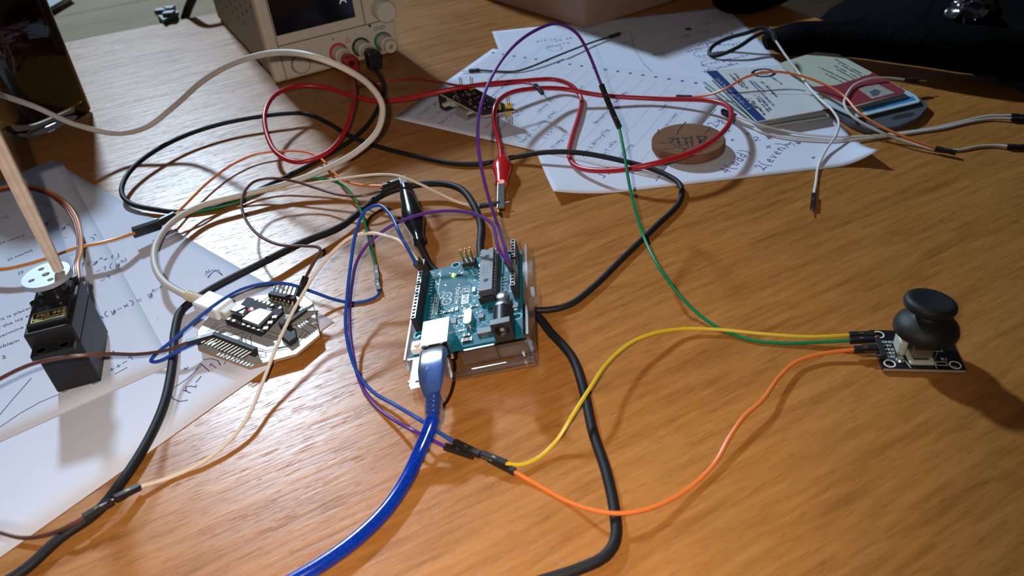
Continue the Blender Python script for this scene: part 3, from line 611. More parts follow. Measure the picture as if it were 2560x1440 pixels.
smd(7.2, 26.4, 1.3, 2.6, .8); smd(6.8, 17.6, 4, 6.6, 1.8, m_chip, 'voltage_regulator', False); bo(G().box((3.7, 16, 0), (5, 19.2, .8)), 'regulator_tab', m_tin)
smd(18.4, 19.8, 3, 2.8, 1.2, m_chip, 'small_chip', False); smd(19.4, 34.2, 4.4, 4.4, .9, m_chip, 'usb_chip', False)
g = G()
for k in range(3): g.box((16.2, 18.8+k*.95, .1), (16.9, 19.2+k*.95, .5))
for k in range(5): g.box((16.4, 32.4+k*.85, .1), (17.1, 32.8+k*.85, .4))
bo(g, 'small_chip_leg', m_tin)['kind'] = 'stuff'
smd(20.3, 3.0, 3.6, 2.8, 1.8, m_chip, 'diode', False); bo(G().box((17.6, 2.3, 0), (18.6, 3.7, 1.2)), 'diode_tab', m_tin)
bo(G().box((1.5, 46.2, 0), (7.3, 52, 3.2)), 'reset_switch', mat('switch_white', (.75, .72, .68), .35), bevel=.2); bo(G().lathe([(1.6, 3.2), (1.6, 4.2)], Matrix.Translation(Vector((4.4, 49.1, 0))), 18), 'reset_button', mat('button_red', (.6, .42, .36), .4))
g = G()
for x, y in [(random.uniform(10, 64), random.uniform(20, 46)) for _ in range(60)]: g.lathe([(.35, .03), (.3, .09)], Matrix.Translation(Vector((x, y, 0))), 8)
bo(g, 'via', m_tin)['kind'] = 'stuff'
# clear case
cs = thing('clear_case', 'clear plastic case tray holding the teal board, tilted by the cables beneath', 'case', BM)
m_acr = mat('clear_plastic', (.98, .98, 1), .06, 0, .5, 1, 1.46, vary=0)
nt = m_acr.node_tree; tr_ = nt.nodes.new('ShaderNodeBsdfTransparent'); tr_.inputs[0].default_value = (.90, .91, .93, 1); gs_ = nt.nodes.new('ShaderNodeBsdfGlossy'); gs_.inputs['Roughness'].default_value = .22
lw_ = nt.nodes.new('ShaderNodeLayerWeight'); lw_.inputs[0].default_value = .5; pw_ = nt.nodes.new('ShaderNodeMath'); pw_.operation = 'POWER'; pw_.inputs[1].default_value = 2.6; nt.links.new(lw_.outputs['Facing'], pw_.inputs[0])
mr_ = nt.nodes.new('ShaderNodeMapRange'); mr_.inputs['To Min'].default_value = .08; mr_.inputs['To Max'].default_value = .85; nt.links.new(pw_.outputs[0], mr_.inputs['Value']); ms_ = nt.nodes.new('ShaderNodeMixShader')
nt.links.new(mr_.outputs[0], ms_.inputs[0]); nt.links.new(tr_.outputs[0], ms_.inputs[1]); nt.links.new(gs_.outputs[0], ms_.inputs[2]); nt.links.new(ms_.outputs[0], nt.nodes['Material Output'].inputs['Surface'])
def co(g, name, **k): return g.out(name, m_acr, cs, world=False, **k)
b0 = -10.6
co(G().prism([(-9.5, -3.6), (69, -3.6), (69, 56.4), (-9.5, 56.4)], b0, b0+1.6, [circ(-5, 1.5, 2.2), circ(-5, 51.5, 2.2)]), 'base_plate', bevel=.5)
def wall(x0, y0, x1, y1, z0, z1, name='wall_panel'): co(G().box((x0, y0, z0), (x1, y1, z1)), name, bevel=.5)
wall(-2.2, -3.4, 69, -1.3, b0+1.7, 1.6, 'side_wall'); wall(-2.2, 54.6, 69, 56.2, b0+1.7, 1.0, 'side_wall')
wall(-2.6, 13.0, -.8, 30, b0+1.7, -.4, 'end_wall'); wall(-2.6, -1.0, -.8, 12.9, b0+1.7, -2.2, 'end_wall'); wall(-2.6, 45.5, -.8, 54.4, b0+1.7, .6, 'end_wall')
wall(24, -6.6, 33, -3.7, -5, 1.0, 'latch'); wall(-9.2, -3.2, -7.6, 56, b0+1.7, b0+4.2, 'lip')
for x, y in ((13.97, 2.54), (15.24, 50.8), (66.04, 7.62), (66.04, 35.56)): co(G().lathe([(2.6, b0+1.7), (2.4, -1.8)], Matrix.Translation(Vector((x, y, 0))), 18), 'standoff')
co(G().lathe([(3.6, b0+1.7), (3.6, b0+2.8), (2.2, b0+2.8), (2.2, b0+1.7)], Matrix.Translation(Vector((-5, 1.5, 0))), 20), 'corner_boss')
# blue usb cable, plugged into the port
m_bp = mat('blue_clear_plastic', (.10, .20, .55), .15, 0, .5, .85, 1.3, vary=.1); m_bc = mat('blue_clear_cable', (.002, .028, .30), .16, coat=.3, vary=.85, vs_=900)
bu_ = thing('blue_usb_cable', 'thick translucent blue USB cable plugged into the silver port of the teal board', 'cable', BM @ Matrix.Translation(Vector((-12, 37.8, 5))))
def B(x, y, z): return BM @ Vector((x, y, z))
ax = (B(-1, 0, 0)-B(0, 0, 0)).normalized(); c0_ = B(-6.8, 37.8, 5.4); yd = (B(0, 1, 0)-B(0, 0, 0)).normalized(); zd = Zp
G().obox(c0_-ax*4, c0_+ax*2.4, 8.2, 8.0, up=zd).out('plug_shell', m_steel, bu_)
def ring(c, w, h, e=.22, n=28):
    o = []
    for k in range(n):
        a = 2*math.pi*k/n; cc, ss = math.cos(a), math.sin(a)
        o.append(c+yd*math.copysign(abs(cc)**e, cc)*w+zd*math.copysign(abs(ss)**e, ss)*h)
    return o
down = Vector((0, 0, -1))
def axp(t): return c0_+ax*t+down*(t*t*.006)
loft(G(), [ring(axp(t), w, h) for t, w, h in ((2.4, 5.7, 5.4), (3.4, 6.2, 5.9), (14, 6.3, 5.9), (19, 5.6, 5.2), (23.5, 4.2, 4.0), (24.5, 3.7, 3.6))]).out('plug_body', m_bp, bu_, smooth=True, label='see-through blue plug body')
loft(G(), [ring(axp(t), w, h, .6) for t, w, h in ((3.6, 4.0, 3.9), (14, 4.2, 4.1), (18, 3.4, 3.3))]).out('inner_shield', mat('foil', (.50, .60, .72), .45, .4, bump=.8, vs_=1800), bu_, smooth=True)
g = G()
for k in range(4): loft(g, [ring(axp(24.8+k*2.0+d), 3.9-k*.1+r, 3.9-k*.1+r, 1.0) for d, r in ((0, -.4), (.4, 0), (1.1, 0), (1.5, -.4))])
loft(g, [ring(axp(t), 3.3, 3.3, 1.0) for t in (24, 34)]); g.out('strain_relief', m_bp, bu_, smooth=True)
bc = [axp(25), axp(29), axp(33), P(1042, 1145, 5), P(1010, 1210, 3.4), P(965, 1275, 3.1), P(900, 1340, 3.1), P(820, 1400, 3.1), P(740, 1448, 3.1), P(640, 1500, 3.1), P(460, 1570, 3.1), P(220, 1630, 3.1)]
G().tube(spline(bc, 3), 2.95, 18).out('cord', m_bc, bu_, smooth=True)
# ================================================================ OCTAGONAL BOARD
ZB = 5.0
om = thing('octagonal_board', 'white octagonal home-made circuit board with silver tracks, in front of the white plug', 'circuit board', P(650, 820, 0))
def poly(pts, z): return [(P(u, v, z).x, P(u, v, z).y) for u, v in pts]
octo = poly([(495, 872), (621, 918), (742, 885), (800, 837), (782, 753), (741, 722), (640, 738), (540, 772), (492, 828)], ZB)
m_cu = mat('tinned_copper', (.50, .51, .53), .5, .5, spec=.3, vary=.15, vs_=500, bump=.2); m_ph = mat('phenolic_board', (.35, .22, .12), .6); m_gap = mat('track_gap', (.10, .085, .06), .7)
G().prism(octo, ZB-1.5, ZB-.04).out('board_core', m_ph, om); cxy = P(650, 820, ZB)
inn = [(cxy.x+(x-cxy.x)*.985, cxy.y+(y-cxy.y)*.985) for x, y in octo]; G().prism(inn, ZB-.04, ZB).out('copper_face', m_cu, om, label='bright tinned copper face')
g = G(); zt = ZB+.03
def c7(a, b): return (540+a/7.2, 700+b/7.2)
def c9(a, b): return (440+a/9.143, 800+b/9.143)
for st in ([(715, 275), (920, 75)], [(780, 280), (985, 80)], [(880, 290), (960, 190), (1150, 140), (1250, 185)], [(960, 310), (1080, 215), (1200, 260), (1370, 200)], [(1030, 320), (1080, 260), (1250, 310), (1460, 230)], [(1150, 330), (1300, 340), (1560, 270)], [(1170, 370), (1540, 290)],
           [(1510, 490), (1500, 380), (1590, 290)], [(1610, 560), (1580, 400), (1660, 300)], [(1730, 590), (1700, 390), (1760, 320)], [(1330, 480), (1500, 470)], [(1800, 620), (2060, 700), (2560, 600)], [(1780, 670), (2060, 740), (2560, 660)], [(1740, 780), (1880, 720), (1990, 700)], [(1730, 830), (1900, 800), (1950, 780)],
           [(1950, 800), (1930, 850), (2000, 860), (2060, 830), (2040, 760)], [(1010, 810), (1050, 700)], [(1110, 860), (1150, 740)], [(1240, 900), (1300, 770)], [(1340, 940), (1390, 820)], [(1440, 970), (1500, 850)], [(1540, 1000), (1610, 890)], [(960, 690), (1450, 850)]):
    g.ribbon([P(*c9(a, b), zt) for a, b in st], .45)
for st in ([(1100, 1225), (1430, 1140), (1570, 930)], [(1100, 1245), (1440, 1170), (1640, 960)], [(870, 1010), (1090, 1080)], [(910, 980), (1100, 1040)], [(960, 920), (1120, 970)], [(1260, 520), (1270, 580), (1340, 590)], [(1200, 600), (1300, 620)], [(1200, 640), (1300, 650)],
           [(1550, 880), (1690, 960)], [(1640, 780), (1800, 870)], [(1680, 740), (1830, 800)], [(1640, 570), (1770, 560)], [(1600, 630), (1720, 625)], [(820, 400), (1000, 250)], [(860, 430), (1000, 300)]):
    g.ribbon([P(*c7(a, b), zt) for a, b in st], .5)
g.out('track_gap', m_gap, om, label='dark gaps milled between the silver tracks')['kind'] = 'stuff'
# module on sockets
def pz(lst, z): return [P(u, v, z) for u, v in lst]
def slab(g, px, z0, z1): return g.prism([(q.x, q.y) for q in pz(px, z1)], z0, z1)
mod = slab(G(), [(566, 800), (657, 832), (708, 778), (696, 762), (618, 742)], ZB+3.4, ZB+4.8).out('controller_module', mat('module_pcb', (.02, .02, .022), .6, spec=.2), om, bevel=.3, label='small black controller module with a metal lid')
for a, b, nm in (((569, 803), (655, 833), 'x'), ((622, 752), (704, 776), 'y')):
    g = G(); g.obox(P(*a, ZB+1.7), P(*b, ZB+1.7), 2.2, 3.3); g.out('module_socket', m_sock, om)
slab(G(), [(604, 797), (645.5, 812.5), (681.7, 777.8), (640, 766.7)], ZB+4.8, ZB+6.6).out('metal_lid', mat('lid_metal', (.34, .38, .41), .5, .6, spec=.3), mod, bevel=.3)
slab(G(), [(571, 775), (607, 787), (622, 767), (593, 755.6)], ZB+4.8, ZB+8).out('usb_c_port', mat('bright_can', (.72, .73, .74), .34, 1), mod, bevel=1.0, seg=3, label='bright silver USB-C port')
g = G(); zz = ZB+6.65; a, b = P(652, 800, zz), P(672, 779, zz); ex = (b-a).normalized(); text(g, 'FC CE', a, ex, Vector((0, 0, 1)).cross(ex), 2.6)
g.out('lid_marking', mat('lid_text', (.88, .90, .92), .5), mod)
g = G()
for k in range(7):
    q = P(572+k*12.6, 797+k*4.4, ZB+4.85); g.box((q.x-.8, q.y-.9, q.z-.9), (q.x+.8, q.y+.9, q.z+.12))
for k in range(7):
    q = P(640+k*10, 749+k*3.4, ZB+4.85); g.box((q.x-.8, q.y-.8, q.z-.9), (q.x+.8, q.y+.8, q.z+.12))
for k in range(3): 
    q = P(665+k*11, 822-k*14, ZB+4.9); g.box((q.x-1.2, q.y-1, q.z-.2), (q.x+1.2, q.y+1, q.z+.7))
g.out('gold_pad', m_pin, mod)['kind'] = 'stuff'
q = P(629, 772, ZB+5.5); G().box((q.x-.7, q.y-.5, q.z-.5), (q.x+.7, q.y+.5, q.z+.5)).out('red_led', mat('red_led', (1, .2, .2), .3, emit=(1, .06, .08), es=16), mod, label='glowing red LED')
# pin headers
def header(a, b, n, pin_dir, up_len, z, h=2.5, back=True):
    a, b = Vector(a), Vector(b); hd = G().obox(a, b, 2.5, h).out('pin_header', m_blkm, om, bevel=.2)
    for k in range(n):
        q = a+(b-a)*((k+.5)/n); G().obox(q, q+pin_dir*up_len, .64, .64, up=Vector((.3, .2, .9))).out('header_pin', m_pin, hd)
        if back: G().obox(q, q-pin_dir*2.6+Vector((0, 0, -1.5)), .64, .64, up=Vector((.3, .2, .9))).out('header_pin', m_pin, hd)
a, b = P(676, 736, 10), P(738, 748, 10); upd = (P(686, 712, 12)-P(676, 738, 10)).normalized()
header(a, b, 6, upd, 8.5, 10)
g = G(); 
for k in range(5): q = P(678+k*10, 750+k*3, 8); g.lathe([(0.1, 1.3), (1.0, .9), (1.3, 0), (.9, -1)], Matrix.Translation(q), 12)
g.out('solder_blob', m_pin, om)
g = G().obox(P(676, 739, 7), P(738, 751, 7), 3, 4).out('header_foot', m_blkm, om)
a, b = P(533, 836, 9.5), P(640, 876, 9.0); nd = (P(500, 905, 7)-P(545, 868, 9)); nd.z = -.1; nd.normalize()
header(a, b, 13, nd, 7.5, 9, back=False)
G().obox(P(540, 846, 6.6), P(640, 883, 6.6), 2.5, 3.2).out('header_foot', m_blkm, om)
a, b = P(716, 812, 9.5), P(765, 776, 9.5); nd = (P(778, 800, 8)-P(752, 800, 8)).normalized()
header(a, b, 9, nd, 7.0, 9)
slab(G(), [(700, 838), (722, 856), (742, 842), (738, 820), (716, 812)], ZB, ZB+3.0).out('trim_block', m_blkm, om, bevel=.5)
for u, v in ((712, 818), (730, 812)): q = P(u, v, ZB); G().lathe([(2.4, .05), (2.4, 3.2), (1.8, 3.6)], Matrix.Translation(q), 16).out('round_component', m_tin if u == 730 else m_blkm, om, smooth=True)
for u, v in ((510, 872), (625, 905), (738, 880), (775, 765)): q = P(u, v, 0); G().cyl((q.x, q.y, .9), (q.x, q.y, ZB-1.5), 1.5).out('solder_foot', m_tin, om)

# ================================================================ SERVO
sa, sb = P(145, 985, .9), P(255, 956, .9); su = (sb-sa).normalized(); sv = Vector((-su.y, su.x, 0))
SM = frame(su, sv, Vector((0, 0, 1)), sa)
sv_ = thing('servo_motor', 'black servo motor on the exam page with a silver disc and wooden stick on top', 'motor', SM)
def so(g, n, mt, **k): return g.out(n, mt, sv_, world=False, **k)
m_sv = mat('servo_black', (.011, .012, .014), .42, spec=.35, vary=.1); m_svg = mat('servo_gloss', (.012, .013, .015), .18, coat=.3)
so(G().box((0, 0, .6), (20, 40.7, 26)), 'lower_case', m_sv, bevel=.8)
so(G().box((-.2, -.2, 26.1), (20.2, 40.9, 36.5)), 'upper_case', m_sv, bevel=.9)
for y0, y1, ys in ((-7.2, -.3, -4), (41, 47.8, 44.7)):
    so(G().prism([(.8, y0), (19.2, y0), (19.2, y1), (.8, y1)], 26.6, 29.2, [circ(5, ys, 1.9), circ(15, ys, 1.9)]), 'mounting_ear', m_sv, bevel=.3)
    for x in (5, 15): so(G().lathe([(2.9, 29.2), (2.9, 29.5), (1.9, 29.5), (1.9, 29.2)], Matrix.Translation(Vector((x, ys, 0))), 18), 'ear_eyelet', m_blkm)
so(G().prism([(1.2, 3.4), (18.8, 3.4), (18.8, 19), (1.2, 19)], 36.5, 38.2), 'label_plate', m_svg, bevel=.5)
m_goldp = mat('gold_print', (.78, .58, .16), .35, .4)
g = G(); z = 38.26; 
for p in ([(3, 6.2), (17, 6.2), (17, 13.4), (3, 13.4), (3, 6.2)], [(3, 8.3), (17, 8.3)]): g.ribbon([Vector((x, y, z)) for x, y in p], .3)
text(g, 'MG 995', (4.6, 9.4, z), (1, 0, 0), (0, 1, 0), 2.7); text(g, 'HIGH TORQUE', (4.2, 6.7, z), (1, 0, 0), (0, 1, 0), 1.1)
so(g, 'gold_label', m_goldp, label='gold MG 995 lettering in a gold frame')
so(G().prism([(2.2, 21), (17.8, 21), (18.6, 27), (18.6, 38), (1.4, 38), (1.4, 27)], 36.5, 38.6), 'gear_housing', m_svg, bevel=1.2)
for x, y in ((2.4, 38.3), (17.6, 38.3), (2.2, 22.6), (17.8, 22.6)): so(G().lathe([(1.9, 36.5), (1.9, 39.2), (1.3, 39.4)], Matrix.Translation(Vector((x, y, 0))), 16), 'screw_post', m_sv, smooth=True)
for x in (3, 17): so(G().lathe([(1.8, 0), (1.8, .9), (1.2, 1.2)], Matrix.Translation(Vector((x, 1.4, 0))), 12), 'base_screw', m_tin, smooth=True)
for x in (3, 17): so(G().lathe([(1.8, 0), (1.8, .9), (1.2, 1.2)], Matrix.Translation(Vector((x, 38, 0))), 12), 'base_screw', m_tin, smooth=True)
so(G().lathe([(6.8, 38.6), (6.6, 42), (5.6, 42.2), (5.4, 45.2)], Matrix.Translation(Vector((10, 30.4, 0))), 28), 'shaft_collar', m_svg, smooth=True)
hc = (10, 30.4)
so(G().prism(circ(hc[0], hc[1], 10.9, 48), 45.3, 47.9, [circ(hc[0]+6.6*math.cos(a), hc[1]+6.6*math.sin(a), 1.35, 14) for a in (.45, 2.02, 3.59, 5.16)]+[circ(hc[0], hc[1], 1.7, 16)]), 'servo_disc', mat('brushed_disc', (.40, .44, .49), .5, .5), bevel=.3, smooth=True, label='round silver disc with four holes')
so(G().lathe([(1.6, 45.4), (1.6, 47.0), (.9, 47.0), (.9, 46.2)], Matrix.Translation(Vector((hc[0], hc[1], 0))), 14), 'centre_screw', m_tin, smooth=True)
stb = SM.inverted() @ P(151, 683, 48.0)
g = G(); sp = []
for k in range(13):
    z = 48+k*9.5; w = 2.5+min(k, 4)*.22; sp.append((z, w))
rg = [[Vector((stb.x+w*.9*cx+.018*(z-48), stb.y+.55*w*cy+.03*(z-48), z+(abs(cx)*.8 if z < 49 else 0))) for cx, cy in ((-1, -.7), (-.4, -1), (.1, -.72), (.5, -1), (1, -.6), (1, .8), (0, 1), (-1, .8))] for z, w in sp]
loft(g, rg); so(g, 'wooden_stick', mat('raw_wood', (.55, .46, .39), .8, vary=.22, vs_=260, bump=.5), bevel=.2, label='rough pale wooden stick glued upright on the disc')
rib = [SM @ Vector((9, 41.2, 5)), SM @ Vector((10.5, 46, 9)), P(190, 672, 19), P(198, 635, 16), P(198, 590, 12), P(186, 545, 10), P(160, 510, 9), P(120, 483, 8), P(70, 470, 8), P(10, 472, 8), P(-70, 500, 8), P(-120, 580, 8), P(-90, 660, 8), P(0, 673, 9), P(60, 662, 10), P(130, 641, 12), P(190, 619, 13), P(250, 607, 13), P(290, 597, 12), P(333, 583, 9.5)]
sp = spline(rib, 3); fr = []
for i, p in enumerate(sp):
    t = (sp[min(i+1, len(sp)-1)]-sp[max(i-1, 0)]).normalized(); k = i/len(sp)
    side = Vector((0, 0, 1)) if True else 0; side = (side*.35+t.cross(Vector((0, 0, 1)))*.94); side = (side-t*side.dot(t)).normalized(); fr.append(side)
for j, (mt, nm) in enumerate(((mat('servo_orange', (.66, .25, .045), .4), 'orange'), (mat('servo_red', (.48, .03, .012), .4), 'red'), (m_brown, 'dark brown'))):
    G().tube([p+fr[i]*(1-j)*1.3 for i, p in enumerate(sp)], (.98, .74, .72)[j], 8).out('ribbon_wire', mt, sv_, smooth=True, label=nm+' strand of the flat motor lead')
G().obox(P(332, 582, 9.5), P(402, 559, 8), 2.8, 7.6, up=Vector((0, -.45, .9))).out('lead_connector', m_blk, sv_, bevel=.25)

# ================================================================ JOYSTICK
ja = -.1839; JM = Matrix.Translation(Vector((158.0, 242.07, 0))) @ Matrix.Rotation(ja, 4, 'Z')
js = thing('joystick_module', 'black thumb joystick on a small black board at the right of the table', 'joystick', JM)
def jo(g, n, mt, **k): return g.out(n, mt, js, world=False, **k)
m_jp = mat('black_pcb', (.008, .008, .010), .35); m_rub = mat('soft_touch', (.011, .012, .013), .52, spec=.4, bump=.3, vs_=1500)
jh = [(3.5, 3.2), (30.4, 3.2), (3.5, 22.8), (30.4, 22.8)]
jo(G().prism([(0, 0), (34, 0), (34, 26), (0, 26)], .8, 2.4, [circ(x, y, 1.6) for x, y in jh]), 'circuit_board', m_jp)
jo(G().box((.2, -.06, 1.0), (33.8, -.01, 2.3)), 'cut_edge', mat('pcb_edge', (.40, .32, .26), .7))
g = G()
for x, y in jh: g.prism(circ(x, y, 2.5, 24), 2.41, 2.46, [circ(x, y, 1.95, 24)])
z = 2.47
for n, y in (('GND', 17.2), ('+5V', 14.7), ('VRX', 12.1), ('VRY', 9.6), ('SW', 7.1)): text(g, n, (3.6, y-.2, z), (1, 0, 0), (0, 1, 0), 1.55)
text(g, 'R1', (25.6, 6, z), (1, 0, 0), (0, 1, 0), 1.8)
for p in ([(22.8, 5), (27.2, 5), (27.2, 2.8), (22.8, 2.8), (22.8, 5)], [(1.5, 6), (4.2, 6), (4.2, 5)], [(24.4, 12), (28, 12), (27, 15.5)], [(9.6, 9), (11.6, .8)], [(22.2, 9), (22.2, .8)], [(28, 24), (32, 24)]): g.ribbon([Vector((x, y, z)) for x, y in p], .25)
jo(g, 'board_print', m_silk, label='white rings and pin names GND, +5V, VRX, VRY, SW')
m_cr = mat('cream_plastic', (.50, .53, .42), .4)
jo(G().prism([(11.5, 2.2), (21.8, 2.2), (22.2, 12), (11, 12)], 2.4, 4.2, [[(13.6, 4.6), (20.2, 4.6), (20.2, 11.4), (13.6, 11.4)]]), 'switch_base', m_cr, bevel=.6)
jo(G().prism([(7.8, 7.8), (11.4, 7.8), (11.4, 17), (7.8, 17)], 2.4, 10.5), 'potentiometer', m_cr, bevel=1.4, seg=3, label='pale green potentiometer')
jo(G().prism([(12, 17.5), (20.5, 17.5), (20.5, 21.4), (12, 21.4)], 2.4, 10.5), 'potentiometer', m_cr, bevel=1.2, seg=3)
g = G(); g.box((13.2, 4.8, 4.2), (20.6, 5.3, 9.0)); g.box((13.2, 12.6, 4.2), (20.6, 13.1, 10)); g.box((20.6, 5.3, 4.2), (21.1, 13, 10)); g.box((12.7, 5.3, 4.2), (13.2, 13, 10)); jo(g, 'gimbal_frame', mat('dull_steel', (.35, .33, .28), .35, .9), bevel=.2)
jo(G().box((13.8, 5.6, 2.5), (20, 12.4, 9)), 'gimbal_block', mat('dark_brown_plastic', (.05, .035, .02), .5), bevel=.8)
for x, y in ((7.3, 6.3), (23.3, 7.0), (23, 14), (10.5, 8)): jo(G().cyl((x, y, 2.4), (x, y, 6.5), .3, n=8), 'solder_pin', m_tin)
jo(G().lathe([(2.0, 2.41), (1.4, 3.2), (.3, 3.4)], Matrix.Translation(Vector((8.6, 5.9, 0))), 14), 'solder_joint', m_tin, smooth=True)
cap = Matrix.Translation(Vector((19.0, 12.2, 0)))
cap1 = Matrix.Translation(Vector((18.3, 12.6, 12.6))) @ Matrix.Rotation(.02, 4, 'Y') @ Matrix.Rotation(-.05, 4, 'X')
ck = jo(G().lathe([(9.5, .8), (12.0, 0), (13.1, 1.1), (13.4, 2.8), (12.6, 5.2), (10.6, 7.4), (8.0, 8.8), (6.0, 9.6), (5.2, 10.8), (5.4, 12.2)], cap1, 48), 'thumb_dome', m_rub, smooth=True, label='rounded skirt of the thumb cap')
cap2 = Matrix.Translation(Vector((16.9, 12.6, 25.0))) @ Matrix.Rotation(.10, 4, 'Y') @ Matrix.Rotation(-.10, 4, 'X')
jo(G().lathe([(5.2, -.6), (8.6, .2), (10.3, 1.6), (10.8, 3.2), (10.4, 4.8), (9.2, 5.7), (7.8, 5.8), (5.4, 5.3), (2.4, 5.0), (.2, 4.9)], cap2, 48), 'thumb_pad', m_rub, smooth=True)
for k in range(5): jo(G().box((-6, 6.9+2.54*k-.32, 3.5), (1.8, 6.9+2.54*k+.32, 4.1)), 'header_pin', m_pin)
jo(G().box((.2, 5.7, 2.4), (2.6, 18.3, 5)), 'pin_base', m_blkm, bevel=.2)

# ================================================================ BREADBOARD POWER MODULE (upside down)
bm_ = thing('breadboard_power_module', 'small black power board lying upside down on the notes, yellow pin blocks sticking up', 'circuit board', P(1190, 262, 1))
ZM = 15.5
A_, B_, C_, D_ = P(1092, 229, ZM), P(1176, 214, ZM), P(1290, 275, ZM-3), P(1207, 289, ZM-2)
def mp(u, v, w=0):
    q = A_*(1-u)*(1-v)+D_*u*(1-v)+C_*u*v+B_*(1-u)*v; return q+Vector((0, 0, w))
g = G(); g.grid(lambda u, v: mp(u, v), 1, 1); g.out('circuit_board', m_jp, bm_, solid=0)
g = G(); vs = [mp(0, 0, -.02), mp(1, 0, -.02), mp(1, 1, -.02), mp(0, 1, -.02), mp(0, 0, -1.6), mp(1, 0, -1.6), mp(1, 1, -1.6), mp(0, 1, -1.6)]
g.add(vs, [(0, 1, 2, 3), (7, 6, 5, 4), (0, 4, 5, 1), (1, 5, 6, 2), (2, 6, 7, 3), (3, 7, 4, 0)]); g.out('board_edge', mat('pcb_edge', (.40, .32, .26), .7), bm_)
g = G()
for u, v in [(random.uniform(.06, .9), random.uniform(.08, .9)) for _ in range(46)]: g.lathe([(.75, .0), (.6, .5), (.15, .8)], Matrix.Translation(mp(u, v, .02)), 8)
g.out('solder_point', m_tin, bm_)['kind'] = 'stuff'
m_yel = mat('yellow_plastic', (.68, .44, .02), .45)
def ypin(u, v, up=1, n=2):
    q = mp(u, v); e = (C_-B_).normalized(); h = G().box((q.x-2.6, q.y-2.6, q.z+(.1 if up > 0 else -4.2)), (q.x+2.6, q.y+2.6, q.z+(2.8 if up > 0 else -1.7))).out('pin_block', m_yel, bm_, bevel=.6)
    for k in range(n):
        w = q+e*(k-.5*(n-1))*2.54; z0 = w.z+(.1 if up > 0 else -4); G().box((w.x-.35, w.y-.35, min(z0, z0+(9 if up > 0 else -6.5))), (w.x+.35, w.y+.35, max(z0, z0+(9 if up > 0 else -6.5)))).out('header_pin', m_gap if False else m_pin, h)
ypin(.06, .66); ypin(.10, .93); ypin(.88, .62); ypin(.90, .93); ypin(.93, .86, -1, 4)
q0_ = mp(0, 0); eu = (D_-A_); eu.z = 0; eu.normalize(); ev = Vector((-eu.y, eu.x, 0))
def under(x0, x1, y0, y1, z0, z1, name, mt, bev=.4, label=None):
    Mu = Matrix(((eu.x, ev.x, 0, q0_.x), (eu.y, ev.y, 0, q0_.y), (0, 0, 1, 0), (0, 0, 0, 1)))
    return G().box((x0, y0, z0), (x1, y1, z1), Mu).out(name, mt, bm_, bevel=bev, label=label)
zt_ = ZM-1.7
under(-1, 8.5, 1, 14, 1.2, zt_, 'barrel_jack', m_blk); under(11, 18.5, .8, 8, 7.5, zt_-.4, 'push_switch', mat('grey_cream', (.40, .40, .34), .5)); under(13, 16.5, -5, .7, 9, 11.5, 'switch_stem', mat('stem_cream', (.52, .47, .40), .5), .4, 'cream switch stem')
G().lathe([(3, 5.5), (3, 13)], Matrix.Translation(q0_+eu*22+ev*5+Vector((0, 0, -q0_.z))), 18).out('capacitor', mat('aluminium', (.7, .7, .7), .3, 1), bm_, smooth=True)
Mu = Matrix(((ev.x, 0, eu.x, q0_.x), (ev.y, 0, eu.y, q0_.y), (0, 1, 0, 0), (0, 0, 0, 1)))
G().prism([(-3, 5.4), (12, 5.4), (12, 12.0), (-3, 12.0)], 28, 41, [[(-1.5, 6.0), (11.4, 6.0), (11.4, 11.4), (-1.5, 11.4)]], M=Matrix(((ev.x, 0, eu.x, q0_.x), (ev.y, 0, eu.y, q0_.y), (0, 1, 0, 0), (0, 0, 0, 1)))).out('usb_socket', mat('socket_metal', (.52, .47, .42), .35, .8), bm_)
under(30, 39, -2, 9, 7.6, 9.6, 'socket_tongue', mat('stem_cream', (.52, .47, .40), .5))

# ================================================================ CARDS
def card(name, label, px, z, th, mt, cat='card', r=3, parts=()):
    c = [Vector((P(u, v, z).x, P(u, v, z).y, 0)) for u, v in px]; pts = []
    for i in range(len(c)):
        a, b, d = c[i-1], c[i], c[(i+1) % len(c)]; ra = min(r, (a-b).length*.4, (d-b).length*.4)
        pa, pb = b+(a-b).normalized()*ra, b+(d-b).normalized()*ra
        for k in range(5): t = k/4; pts.append(tuple((pa*(1-t)**2+b*2*t*(1-t)+pb*t*t)[:2]))
    t = thing(name, label, cat, Vector((sum(q.x for q in c)/len(c), sum(q.y for q in c)/len(c), z-th)), 'cards in the pile')
    G().prism(pts, z-th, z).out('card_body', mt, t); return t
def area_on(t, name, px, z, mt, label=None, th=.05):
    G().prism([(P(u, v, z).x, P(u, v, z).y) for u, v in px], z, z+th).out(name, mt, t, label=label)
def lines_on(t, name, mt, z, rows, h, w=.3, n=14):
    g = G()
    for u, v, u2, v2 in rows: 
        L_ = (P(u2, v2, z)-P(u, v, z)).length; hand(g, scrawl(max(3, int(L_/(h*.8)))), P(u, v, z), P(u2, v2, z), h, w)
    g.out(name, mt, t)
m_cw = mat('card_white', (.60, .63, .65), .4, vary=.02); m_navy = mat('navy_print', (.012, .045, .17), .4); m_cream = mat('card_cream', (.50, .52, .42), .32, vary=.03); m_mar = mat('maroon_print', (.26, .035, .055), .32)
m_hold = mat('smoky_plastic', (.10, .115, .14), .25, trans=.2, vary=.1)
t = card('card_holder', 'grey plastic card holder with an oval slot, lowest of the card stack', [(2075, 270), (2128, 308), (2170, 323), (2250, 313), (2298, 292), (2322, 262), (2290, 238), (2180, 190)], 4.2, 3.0, m_hold, 'card holder', r=4)
area_on(t, 'slot', [(2228, 296), (2236, 300), (2280, 290), (2288, 282), (2280, 281), (2240, 288)], 4.22, m_blkm)
